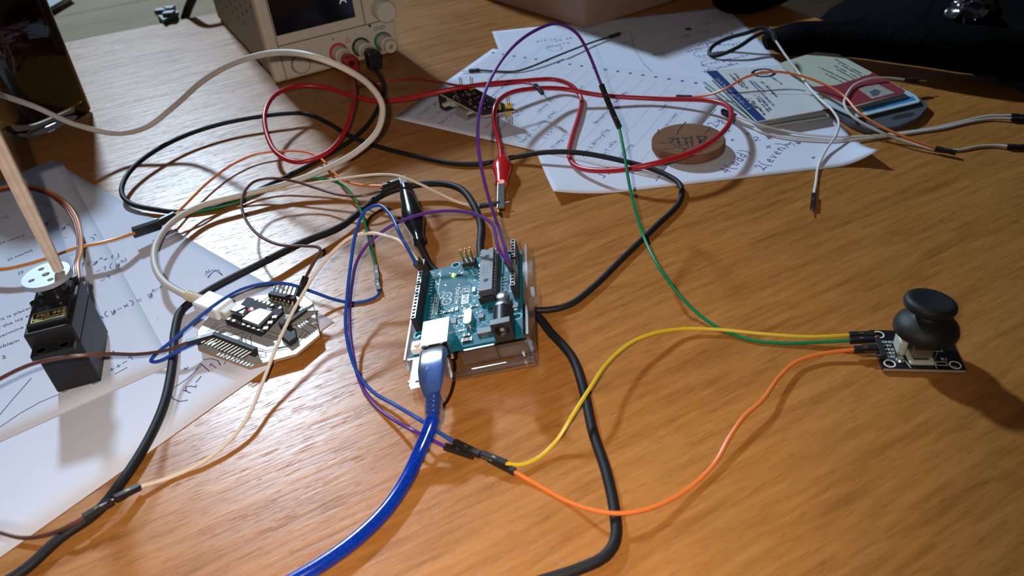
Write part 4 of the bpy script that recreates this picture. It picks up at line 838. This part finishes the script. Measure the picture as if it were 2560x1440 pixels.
t = card('blue_picture_card', 'pale card with a blue picture strip, between the grey holder and the maroon card', [(2070, 262), (2140, 294), (2302, 254), (2290, 238), (2200, 192)], 6.6, .8, mat('card_pale_blue', (.42, .56, .62), .35, vary=.1))
area_on(t, 'blue_picture', [(2168, 280), (2290, 250), (2282, 240), (2150, 270)], 6.62, mat('blue_picture', (.05, .22, .50), .35, vary=.6, vs_=160))
t = card('green_edged_card', 'white card with thin green borders, under the navy-striped card', [(1752, 205), (1904, 319), (2076, 291), (1948, 170)], 3.6, .7, m_cw, r=3)
g = G(); g.ribbon([P(1760, 205, 3.65), P(1905, 314, 3.65), P(2070, 288, 3.65)], 1.4); g.out('green_border', mat('green_print', (.05, .22, .14), .5), t)
t = card('number_card', 'white card showing a small figure 5 at its corner, under the navy-striped card', [(1800, 190), (1925, 300), (2104, 262), (2008, 172)], 6.4, .7, m_cw, r=3)
g = G(); a, b = P(2068, 262, 6.45), P(2080, 259, 6.45); ex = (b-a).normalized(); text(g, '5', a, ex, Vector((0, 0, 1)).cross(ex), 3.2); g.out('printed_figure', m_print, t)
lines_on(t, 'red_print', m_mar, 6.45, [(2036, 246, 2062, 248), (2046, 254, 2060, 254)], 1.6)
t = card('photo_card', 'cream and maroon identity card with a small portrait photo', [(1944, 159), (2068, 121), (2270, 229), (2122, 270)], 10.0, .8, m_cream, r=7)
area_on(t, 'maroon_band', [(2028, 217), (2090, 213), (2172, 187), (2182, 181), (2264, 227), (2260, 232), (2124, 267), (2115, 262)], 10.03, m_mar, 'maroon lower band')
area_on(t, 'portrait_photo', [(2145, 222), (2190, 208), (2236, 232), (2180, 247)], 10.1, mat('photo_grey', (.36, .34, .28), .4, vary=.5, vs_=300), 'tiny portrait photo')
area_on(t, 'portrait_figure', [(2172, 230), (2188, 222), (2202, 228), (2196, 238), (2182, 240)], 10.17, mat('photo_dark', (.10, .11, .13), .4, vary=.4, vs_=300))
g = G(); 
for (u, v, u2, v2) in ((2088, 148, 2168, 192), (2096, 158, 2160, 194), (2086, 164, 2150, 197), (2092, 173, 2140, 200), (2044, 166, 2128, 206), (2064, 184, 2112, 208)):
    a, b = P(u, v, 10.08), P(u2, v2, 10.08); n = int((b-a).length/1.5)
    for k in range(n):
        if random.random() < .85: p = a+(b-a)*(k/n); q = p+(b-a)*(.75/n); g.ribbon([p, q], 1.1 if random.random() < .7 else .6)
g.out('printed_text', m_print, t)
t = card('business_card', 'business card with a navy stripe and a crest, topmost of the left card pile', [(1763, 177), (1892, 304), (2059, 274), (1951, 162)], 8.6, .7, m_cw, r=1.6)
area_on(t, 'navy_stripe', [(1764, 178), (1893, 303), (1915, 299), (1792, 176)], 8.63, m_navy, 'navy side stripe')
lines_on(t, 'stripe_lettering', mat('pale_print', (.45, .52, .65), .5), 8.72, [(1788, 196, 1868, 272)], 2.6, .4)
a, b = P(1893, 186, 8.7), P(1915, 180, 8.7); q = P(1909, 182, 8.7)
g = G(); g.ribbon([q+Vector((8*math.cos(k*.3), 7.4*math.sin(k*.3), 0)) for k in range(22)], 2.4); g.ribbon([q+Vector((3.4*math.cos(k*.5), 3.2*math.sin(k*.5), 0)) for k in range(14)], .8); g.out('round_crest', m_navy, t, label='navy round crest')
lines_on(t, 'printed_text', m_print, 8.7, [(1902, 204, 1940, 242), (1820, 184, 1855, 218), (1834, 184, 1868, 224), (1884, 238, 1925, 286), (1872, 246, 1912, 290), (1862, 246, 1890, 272), (1894, 240, 1928, 278)], 2.1, .45)
lines_on(t, 'blue_print', m_ink, 8.7, [(1872, 202, 1930, 262), (1926, 192, 1955, 212), (1882, 204, 1912, 232)], 1.8, .35)
g = G(); g.ribbon([P(1842, 234, 8.7), P(2030, 236, 8.7)], .35); g.out('fold_line', m_psub, t)

# ================================================================ WOODEN DISC
cz = 8.6; cc = P(1721, 347, cz); wd = thing('wooden_disc', 'round wooden coaster with burnt letters and cracks, on the large sheet', 'coaster', Vector((cc.x, cc.y, .9)))
m_dw = mat('disc_wood', (.185, .085, .045), .7, spec=.2, vary=.25, vs_=70, bump=.4); m_burn = mat('burnt_wood', (.045, .022, .014), .8)
G().lathe([(22.6, 1.6), (23.8, 2.6), (24.0, 7.4), (23.2, cz)], Matrix.Translation(Vector((cc.x, cc.y, 0))), 64).out('disc', m_dw, wd, smooth=True)
def c14(a, b): return (1600+a/9.143, 280+b/9.143)
g = G()
for w, st in ((1.0, [(1050, 225), (950, 340), (880, 430), (850, 515)]), (1.0, [(1610, 340), (1550, 430), (1475, 485)]), (.8, [(410, 400), (440, 500)]), (.8, [(390, 690), (540, 715), (690, 690), (780, 625)]), (.7, [(690, 700), (830, 790)]),
              (.7, [(600, 855), (750, 825), (900, 780), (1050, 720)]), (.8, [(870, 800), (1010, 855), (1130, 800)]), (1.1, [(1040, 850), (990, 910)]), (.7, [(1680, 700), (1860, 680)]), (.7, [(540, 820), (600, 860)])):
    g.ribbon([P(*c14(a, b), cz+.05) for a, b in st], w)
g.out('crack', m_burn, wd)
g = G()
for st in ([(660, 600), (880, 600)], [(860, 610), (880, 690), (920, 770)], [(700, 690), (790, 610)], [(970, 580), (1040, 600), (1060, 700), (1090, 760)], [(1060, 600), (1170, 570)], [(1170, 570), (1180, 680), (1200, 780)], [(1290, 555), (1500, 555), (1510, 600), (1380, 650), (1340, 600), (1300, 560)], [(1360, 640), (1370, 700), (1480, 660)]):
    g.ribbon([P(*c14(a, b), cz+.08) for a, b in st], 1.7)
g.out('burnt_letters', m_burn, wd, label='burnt lettering')

# ================================================================ CARDBOARD BOX
m_card = mat('cardboard', (.33, .215, .15), .8, vary=.06, vs_=40)
bc_ = P(1462, 71, .8); dl = (P(1233, 0)-P(1462, 71)); dl.normalize(); dr = (P(1681, 2)-P(1462, 71)); dr.normalize(); BH = 78
bx_ = thing('cardboard_box', 'brown cardboard box standing at the top of the picture on the note sheets', 'box', bc_)
def bpn(a, b, z0, z1, name, th=2):
    n = Vector((-(b-a).y, (b-a).x, 0)).normalized(); G().prism([tuple(q[:2]) for q in (a, b, b+n*th, a+n*th)], z0, z1).out(name, m_card, bx_, bevel=.5)
cL, cR = bc_+dl*190, bc_+dr*230; cF = cL+dr*230
inw = (dl+dr)*1.0
bpn(bc_, cR, .8, BH, 'side_panel'); bpn(cR-dr*2.2+dl*0, cF-dr*2.2, .8, BH, 'side_panel') if False else None
bpn(bc_+dl*2.3+Vector((0, 0, 0)), bc_+dl*190, .8, BH, 'side_panel', th=-2); bpn(cL+dr*2.3, cF, .8, BH, 'side_panel', th=-2); bpn(cR+dl*2.3, cF-dl*2.3, .8, BH, 'side_panel', th=2)
G().prism([tuple(q[:2]) for q in (bc_+inw*2.6, cR-dr*2.6+dl*2.6, cF-inw*2.6, cL-dl*2.6+dr*2.6)], .8, 2.6).out('bottom_panel', m_card, bx_)
G().prism([tuple(q[:2]) for q in (bc_, cR, cR+dl*93, bc_+dl*93)], BH+.2, BH+2).out('top_flap', m_card, bx_); G().prism([tuple(q[:2]) for q in (cL, cF, cF-dl*93, cL-dl*93)], BH+.2, BH+2).out('top_flap', m_card, bx_)

# ================================================================ BLACK BAG, POUCH, BACKGROUND BITS
m_bag = bpy.data.materials.new('black_nylon'); m_bag.use_nodes = True; nt = m_bag.node_tree; b = nt.nodes['Principled BSDF']; b.inputs['Base Color'].default_value = (.0022, .0023, .0032, 1); b.inputs['Roughness'].default_value = .75; b.inputs['Specular IOR Level'].default_value = .02
n = nt.nodes.new('ShaderNodeTexNoise'); n.inputs['Scale'].default_value = 22; n.inputs['Detail'].default_value = 5; n.inputs['Distortion'].default_value = 1.4; tc = nt.nodes.new('ShaderNodeTexCoord'); bp = nt.nodes.new('ShaderNodeBump'); bp.inputs['Distance'].default_value = .006; bp.inputs['Strength'].default_value = .6
nt.links.new(tc.outputs['Object'], n.inputs['Vector']); nt.links.new(n.outputs['Fac'], bp.inputs['Height']); nt.links.new(bp.outputs['Normal'], b.inputs['Normal'])
from mathutils import noise as mnoise
bag = thing('black_bag', 'black nylon bag beyond the right table edge, its padded strap lying on the table', 'bag', Vector((640, 820, -739)))
eo = far_c+d2*560; en = Vector((-d2.y, d2.x, 0)); en = en if en.x > 0 else -en
def lump(g, cen, rad, rz, nu=48, nv=32, amp=18, e=.7, clampline=None):
    vs = []
    for j in range(nv+1):
        ph = -math.pi/2+math.pi*j/nv
        for i in range(nu):
            th = 2*math.pi*i/nu; cp, sp_ = math.cos(ph), math.sin(ph); f = lambda x: math.copysign(abs(x)**e, x)
            d = Vector((f(math.cos(th))*f(cp)*rad[0], f(math.sin(th))*f(cp)*rad[1], f(sp_)*rad[2])); d = Matrix.Rotation(rz, 3, 'Z') @ d; q = cen+d
            q += d.normalized()*mnoise.noise(q*.012)*amp+d.normalized()*mnoise.noise(q*.04)*amp*.35
            if clampline:
                k = (q-clampline[0]).dot(clampline[1])
                if k < 6: q += clampline[1]*(6-k)
            if q.z < -739: q.z = -739
            vs.append(q)
    fs = [(j*nu+i, j*nu+(i+1) % nu, (j+1)*nu+(i+1) % nu, (j+1)*nu+i) for j in range(nv) for i in range(nu)]
    g.add(vs, fs); return g
ez = math.atan2(d2.y, d2.x)
lump(G(), eo+en*205+Vector((0, 0, -345)), (330, 195, 415), ez, clampline=(eo, en)).out('bag_body', m_bag, bag, smooth=True, weld=True, autosm=False)
stp = [P(1912, 108, 10), P(1935, 100, 12), P(1975, 98, 14), P(2040, 95, 16), P(2120, 98, 17.5), P(2230, 107, 19), P(2360, 118, 21), P(2500, 130, 20), P(2620, 150, 10)]
sps = spline(stp, 5); rr = []
for i, q in enumerate(sps):
    k = i/len(sps); rr.append((7+9*min(1, k*6))*(1+.12*mnoise.noise(q*.03)) if k < .5 else (16+6*(k-.5)/.5)*(1+.15*mnoise.noise(q*.03)))
G().tube(sps, rr, 20, flat=.8).out('padded_strap', m_bag, bag, smooth=True, label='padded black strap lying over the table edge')
bpy.context.view_layer.update()
hit, hp, hn, _i, _o, _m = bpy.context.scene.ray_cast(bpy.context.evaluated_depsgraph_get(), Vector((0, 0, CAMH))*MM, ray(2440, 18).normalized())
if hit:
    hp = hp/MM-ray(2440, 18).normalized()*4
    gg = lump(G(), hp, (15, 30, 6), math.radians(-50), 64, 40, 7, .9)
    for q in gg.v: q += Vector((mnoise.noise(q*.11), mnoise.noise(q*.11+Vector((9, 0, 0))), mnoise.noise(q*.13+Vector((0, 7, 0)))))*7+Vector((0, 0, mnoise.noise(q*.3)*2.5))
    gg.out('shiny_patch', mat('shiny_film', (.02, .022, .026), .16, spec=.9, bump=1, vs_=160), bag, smooth=True, weld=True, autosm=False, label='shiny crumpled patch on the bag')
lp = [P(1935, 100, 14), P(1926, 78, 16), P(1905, 70, 17), P(1868, 82, 14), P(1815, 97, 9), P(1785, 113, 5), P(1773, 130, 2.6), P(1785, 140, 2.4), P(1815, 132, 5), P(1850, 115, 9), P(1885, 92, 13), P(1915, 80, 16), P(1930, 92, 14)]
G().tube(spline(lp, 2), 1.7, 10).out('cord_loop', m_cable, bag, smooth=True, label='thin black cord loop at the strap end')
lump(G(), P(1895, -22, 16), (44, 22, 15), math.radians(20), 32, 20, 4, .8).out('black_pouch', m_bag)
o = bpy.data.objects['black_pouch']; tag(o, 'small black pouch behind the note sheets at the top edge', 'pouch')
gp = P(425, 40, -8.5); gt = thing('green_circuit_board', 'small dark green circuit board on the pale bench behind the power supply', 'circuit board', gp)
mg = mat('green_pcb', (.01, .09, .06), .4, vary=.3, vs_=200)
G().prism([tuple(P(u, v, 6)[:2]) for u, v in ((386, 30), (434, 16), (446, 30), (408, 50))], 3, 6).out('circuit_board', mg, gt)
G().prism([tuple(P(u, v, 6)[:2]) for u, v in ((390, 31), (432, 19), (443, 31), (410, 47))], -8.4, 2.9).out('battery_block', m_blkm, gt)
for u, v in ((404, 31), (424, 26), (424, 38)): q = P(u, v, 6); G().box((q.x-6, q.y-5, 6.1), (q.x+6, q.y+5, 10)).out('component', m_chip, gt, bevel=.5)
G().tube(spline([P(462, 47, -4), P(470, 22, 8), P(484, -10, 25), P(506, -60, 40)], 6), 4.6, 12).out('black_cable_stub', m_blkm)
o = bpy.data.objects['black_cable_stub']; tag(o, 'thick black cable rising beside the dark green board on the pale bench', 'cable')
q = P(140, -12, -9); t = thing('navy_notebook', 'dark navy notebook on the pale bench behind the glass', 'notebook', q)
cpx = [(118, 22), (180, -14), (110, -60), (20, -20)]
G().prism([tuple(P(u, v, 0)[:2]) for u, v in cpx], -1.4, 0).out('cover', mat('navy_cover', (.025, .03, .06), .5), t); G().prism([tuple(P(u, v, -2)[:2]) for u, v in [(116, 18), (174, -14), (110, -56), (26, -20)]], -8.6, -1.5).out('page_block', m_paper2, t)

# ================================================================ JUMPER WIRES
def V(p): return p if isinstance(p, Vector) else P(*p)
def jumper(label, mt, ends, pts, group='jumper wires', r=.86, cat='wire', name='jumper_wire'):
    # ends: two (wire_side, tip, 'f'|'m') or None
    e = [(V(x[0]), V(x[1]), x[2]) if x else None for x in ends]
    path = ([e[0][0]] if e[0] else [])+[V(p) for p in pts]+([e[1][0]] if e[1] else [])
    t = thing(name, label, cat, path[len(path)//2]-Vector((0, 0, .7)), group)
    G().tube(spline(path, 2), r, 8).out('insulation', mt, t, smooth=True)
    for x in e:
        if not x: continue
        a, b, k = x; d = (b-a).normalized(); L_ = (b-a).length
        h = G().obox(a-d*.6, b, 2.54, 2.54).out('connector_housing', m_blk, t, bevel=.18)
        up = Vector((0, 0, 1)); x_ = d.cross(up).normalized(); u2 = x_.cross(d); c = a+d*L_*.45+u2*1.28
        G().obox(c-d*.9, c+d*.9, .9, .12, up=u2).out('contact', m_pin, h)
        if k == 'm': G().obox(b, b+d*6, .64, .64).out('contact_pin', m_tin, t)
    return t
hdr = lambda x, y, z=8.5: B(x, y, z)
def stuck(x, y, u, v, z):     # housing standing in a socket of the board, leaning towards (u, v)
    b = B(x, y, 8.7); a = V((u, v, z)); a = b+(a-b).normalized()*13; return (a, b, 'f')
# purple + green pair over the big sheet
c_a, c_b = D(1504, 214, 452), D(1527, 272, 450); d_a, d_b = D(1548, 318, 446), D(1528, 274, 450)
e_p = stuck(37.9, 2.54, 1270, 655, 44)
jumper('purple jumper wire arching high over the note sheets, from teal board to green wire', m_purple, [e_p, (c_a, c_b, 'm')],
       [e_p[0]+Vector((-1, 2, 6)), D(1243, 560, 396), D(1215, 470, 384), D(1196, 370, 378), D(1197, 290, 380), D(1225, 200, 388), D(1275, 125, 398), D(1335, 78, 410), D(1395, 60, 424), D(1440, 82, 434), D(1470, 130, 444)])
jumper('green jumper wire running from the end of the arched purple wire down to the joystick', m_green, [(d_a, d_b, 'f'), ((2127, 851, 4.0), (2184, 848, 4.0), 'f')],
       [D(1560, 380, 436), D(1575, 470, 424), D(1605, 580, 410), (1655, 680, 14), (1725, 766, 5), (1800, 822, 1.2), (1880, 850, 1), (1960, 858, 1), (2050, 855, 2.2)])
jumper('yellow jumper wire bowing from connectors beside the blue cable to the joystick', m_yellow, [((1262, 1158, 3.9), (1202, 1134, 4.1), 'f'), ((2125, 838, 4.2), (2186, 836, 4.2), 'f')],
       [(1300, 1162, 2.6), (1345, 1145, 2), (1390, 1103, 4), (1430, 1040, 10), (1475, 970, 12), (1520, 905, 10), (1580, 855, 8), (1640, 832, 6), (1710, 822, 3), (1800, 824, 2.4), (1900, 834, 2.6), (2020, 842, 3)])
jumper('orange jumper wire curving along the near side of the table to the joystick', m_orange, [((1284, 1178, 2.2), (1222, 1146, 2.2), 'f'), ((2137, 874, 4.0), (2193, 872, 4.0), 'f')],
       [(1340, 1210, 1), (1420, 1254, 1.2), (1500, 1279, 5.6), (1560, 1283, 5.8), (1640, 1265, 4), (1720, 1222, 2), (1785, 1160, 2), (1825, 1090, 4), (1860, 1040, 5), (1905, 1000, 5), (1945, 945, 4), (1990, 905, 3), (2050, 885, 3)])
e_b = stuck(57, 50.8, 1020, 640, 46); e_c = stuck(59.6, 50.8, 1028, 628, 46)
jumper('blue jumper wire from the teal board sweeping down left of the thick blue cable', m_blue, [e_b, ((1138, 1107, 4.4), (1200, 1137, 4.4), 'm')],
       [(1002, 590, 46), (975, 535, 48), (945, 513, 48), (912, 528, 45), (890, 580, 40), (877, 660, 32), (868, 740, 24), (864, 810, 17), (872, 870, 11), (893, 930, 6), (930, 978, 3.6), (990, 1014, 4), (1050, 1050, 9.8), (1095, 1080, 7.5)])
e_d = stuck(40.4, 2.54, 1264, 650, 43)
jumper('purple jumper wire arching low behind the teal board and dropping beside the blue wire', m_purple, [e_d, ((1114, 1117, 2), (1185, 1140, 2), 'm')],
       [e_d[0]+Vector((-3, 3, 5)), (1228, 558, 46), (1185, 535, 45), (1130, 527, 43), (1060, 534, 39), (985, 561, 34), (925, 605, 28), (893, 652, 22), (880, 710, 17), (874, 790, 11), (880, 870, 6.5), (900, 955, 2.6), (935, 1010, 1), (985, 1050, 3.5), (1040, 1080, 8.6), (1085, 1103, 4)])
jumper('cream jumper wire from the teal board down to the connector at the lower left', m_wirewhite, [e_c, ((346, 1218, 3), (285, 1248, 6.4), 'm')],
       [(1005, 607, 42), (965, 590, 40), (925, 583, 38), (880, 592, 36), (838, 624, 32), (795, 675, 26), (760, 730, 21), (722, 800, 17), (690, 870, 13), (655, 960, 8), (615, 1050, 5), (565, 1110, 3), (505, 1156, 1.6), (430, 1192, 1)])
jumper('brown jumper wire in front of the motor, looping past the left edge of the picture', m_brown, [((470, 856, 9.4), (535, 838, 9.6), 'f'), ((213, 1292, 6.4), (280, 1252, 6.4), 'f')],
       [(430, 872, 12), (400, 879, 16), (340, 886, 26), (265, 885, 39), (200, 889, 44), (130, 898, 45), (70, 914, 43), (10, 942, 40), (-60, 985, 34), (-150, 1080, 22), (-170, 1230, 10), (-60, 1310, 2), (10, 1334, 1.8), (60, 1345, 2), (120, 1336, 3.4), (175, 1314, 6.2)])
jumper('blue jumper wire with a sharp bend left of the octagonal board, over the white plug', m_blue, [((494, 855, 6.6), (552, 838, 9.6), 'f'), ((948, 726, 1.8), (942, 702, 1.8), 'f')],
       [(460, 870, 7.2), (440, 880, 6.9), (410, 898, 4.6), (388, 905, 3), (377, 903, 3.4), (385, 890, 5.4), (430, 852, 10), (480, 808, 14), (540, 760, 18), (600, 724, 19), (660, 709, 18), (720, 710, 15), (780, 729, 9), (840, 750, 3), (885, 757, 1), (920, 751, 1), (942, 740, 1.2)])
jumper('green jumper wire from the motor connector over the bare wood to the blue wire', m_green, [((432, 540, 8), (395, 558, 8), 'm'), ((940, 668, 2.4), (944, 701, 1.8), 'm')],
       [(490, 530, 6), (545, 519, 3), (600, 503, 2.4), (650, 482, 3), (700, 460, 5.5), (750, 448, 8), (800, 446, 9), (850, 460, 8), (882, 488, 7), (903, 530, 8.5), (918, 580, 6), (928, 625, 4)])
jumper('cream jumper wire from the motor connector to the red crocodile clip', m_wirewhite, [((434, 535, 10.4), (397, 553, 10.4), 'm'), ((1200, 515, 4), (1250, 508, 4), 'm')],
       [(490, 522, 6), (560, 501, 4.8), (630, 486, 5), (715, 471, 8), (810, 454, 13), (893, 441, 17), (950, 436, 19), (1005, 442, 23), (1050, 460, 18), (1100, 485, 11), (1150, 507, 7)])
jumper('orange jumper wire from the motor connector, under the red cable, to the black clip', m_orange, [((430, 545, 5.4), (393, 563, 5.4), 'm'), ((958, 465, 15), (1006, 448, 16), 'f')],
       [(470, 505, 5), (520, 456, 5), (580, 412, 5), (640, 386, 5), (700, 378, 4.6), (760, 379, 4.4), (800, 395, 4.6), (832, 428, 5), (862, 452, 8), (905, 463, 12)])
jumper('brown jumper wire with a wide loop from the octagonal board to the black crocodile clip', m_brown, [((764, 694, 20), (746, 742, 12.5), 'f'), ((952, 478, 12), (1002, 457, 14.5), 'f')],
       [(785, 655, 24), (800, 630, 25), (795, 618, 24), (760, 615, 22), (700, 612, 20), (650, 590, 19), (615, 550, 18), (604, 510, 18), (614, 475, 18), (640, 452, 18), (680, 446, 17), (730, 452, 15), (790, 470, 12), (850, 487, 12), (905, 489, 12.5)])
# right side
jumper('short black jumper wire lying across the notebook page above the red cable', m_blk, [((1197, 175, 2.2), (1172, 177, 2.2), 'm'), ((1525, 92, 2.2), (1550, 84, 2.2), 'm')],
       [(1240, 178, 1.9), (1290, 178, 1.9), (1330, 166, 3), (1380, 145, 4), (1430, 125, 4), (1480, 106, 3)], r=.85)
jumper('thin red jumper wire ending in a bare pin over the notebook page', mat('thin_red_wire', (.36, .02, .02), .4), [((935, 212, 2), (897, 216, 2), 'f'), ((1338, 213, 23.5), (1357, 234, 21), 'm')],
       [(975, 203, 3), (1030, 197, 6), (1090, 203, 15), (1150, 214, 25), (1210, 216, 25), (1270, 211, 23), (1310, 207, 22)], r=.85)
jumper('orange jumper wire arched over the navy-striped card', m_orange, [((1728, 243, 2.4), (1690, 242, 2.4), 'f'), ((2341, 371, 3.2), (2390, 382, 3.0), 'f')],
       [(1770, 238, 5), (1815, 221, 11), (1860, 195, 16), (1905, 182, 18), (1950, 180, 18), (2010, 192, 17), (2070, 215, 15), (2110, 240, 13), (2150, 283, 11), (2200, 315, 8), (2260, 342, 6), (2305, 360, 4.2)])
jumper('white jumper wire looping over the maroon card to the right edge', m_white, [((2262, 199, 10.5), (2296, 201, 9), 'm'), ((2520, 366, 1.9), (2575, 367, 1.9), 'f')],
       [(2225, 195, 12), (2180, 196, 13), (2140, 210, 12), (2115, 240, 12), (2112, 265, 12.5), (2130, 290, 10), (2170, 315, 7), (2230, 342, 3.4), (2300, 365, .9), (2345, 375, .9), (2400, 375, .9), (2450, 366, 1), (2490, 364, 1.2)])
jumper('white jumper wire running long and low below the cards, upper of two side by side', m_white, [((1838, 290, 5), (1805, 276, 4.6), 'f'), ((2530, 289, 2), (2580, 292, 2), 'f')],
       [(1880, 305, 5), (1940, 322, 3), (2010, 336, 1.9), (2090, 342, 1.7), (2170, 340, 1.5), (2250, 332, 1), (2340, 319, 1), (2420, 300, 1), (2470, 290, 1.2)])
jumper('white jumper wire running long and low below the cards, lower of two side by side', m_white, [((1836, 295, 2.2), (1806, 281, 1.9), 'f'), ((2530, 297, 2), (2580, 300, 2), 'f')],
       [(1870, 312, 1.6), (1905, 330, 1.6), (1960, 343, 1.6), (2050, 350, 1.6), (2130, 350, 1.7), (2200, 343, 1.2), (2280, 332, 1), (2360, 320, 1), (2430, 304, 1), (2480, 297, 1.2)])
jumper('white jumper wire from the bag strap across the card pile onto bare wood', m_white, [((2034, 487, 1.9), (2031, 520, 1.9), 'm'), ((1938, 100, 28), (1929, 75, 30), 'm')],
       [(2040, 455, 1), (2045, 420, 1.4), (2065, 375, 3), (2090, 338, 6), (2097, 305, 9), (2080, 275, 11.5), (2050, 248, 12), (2020, 215, 13), (1992, 175, 17), (1965, 140, 22)])
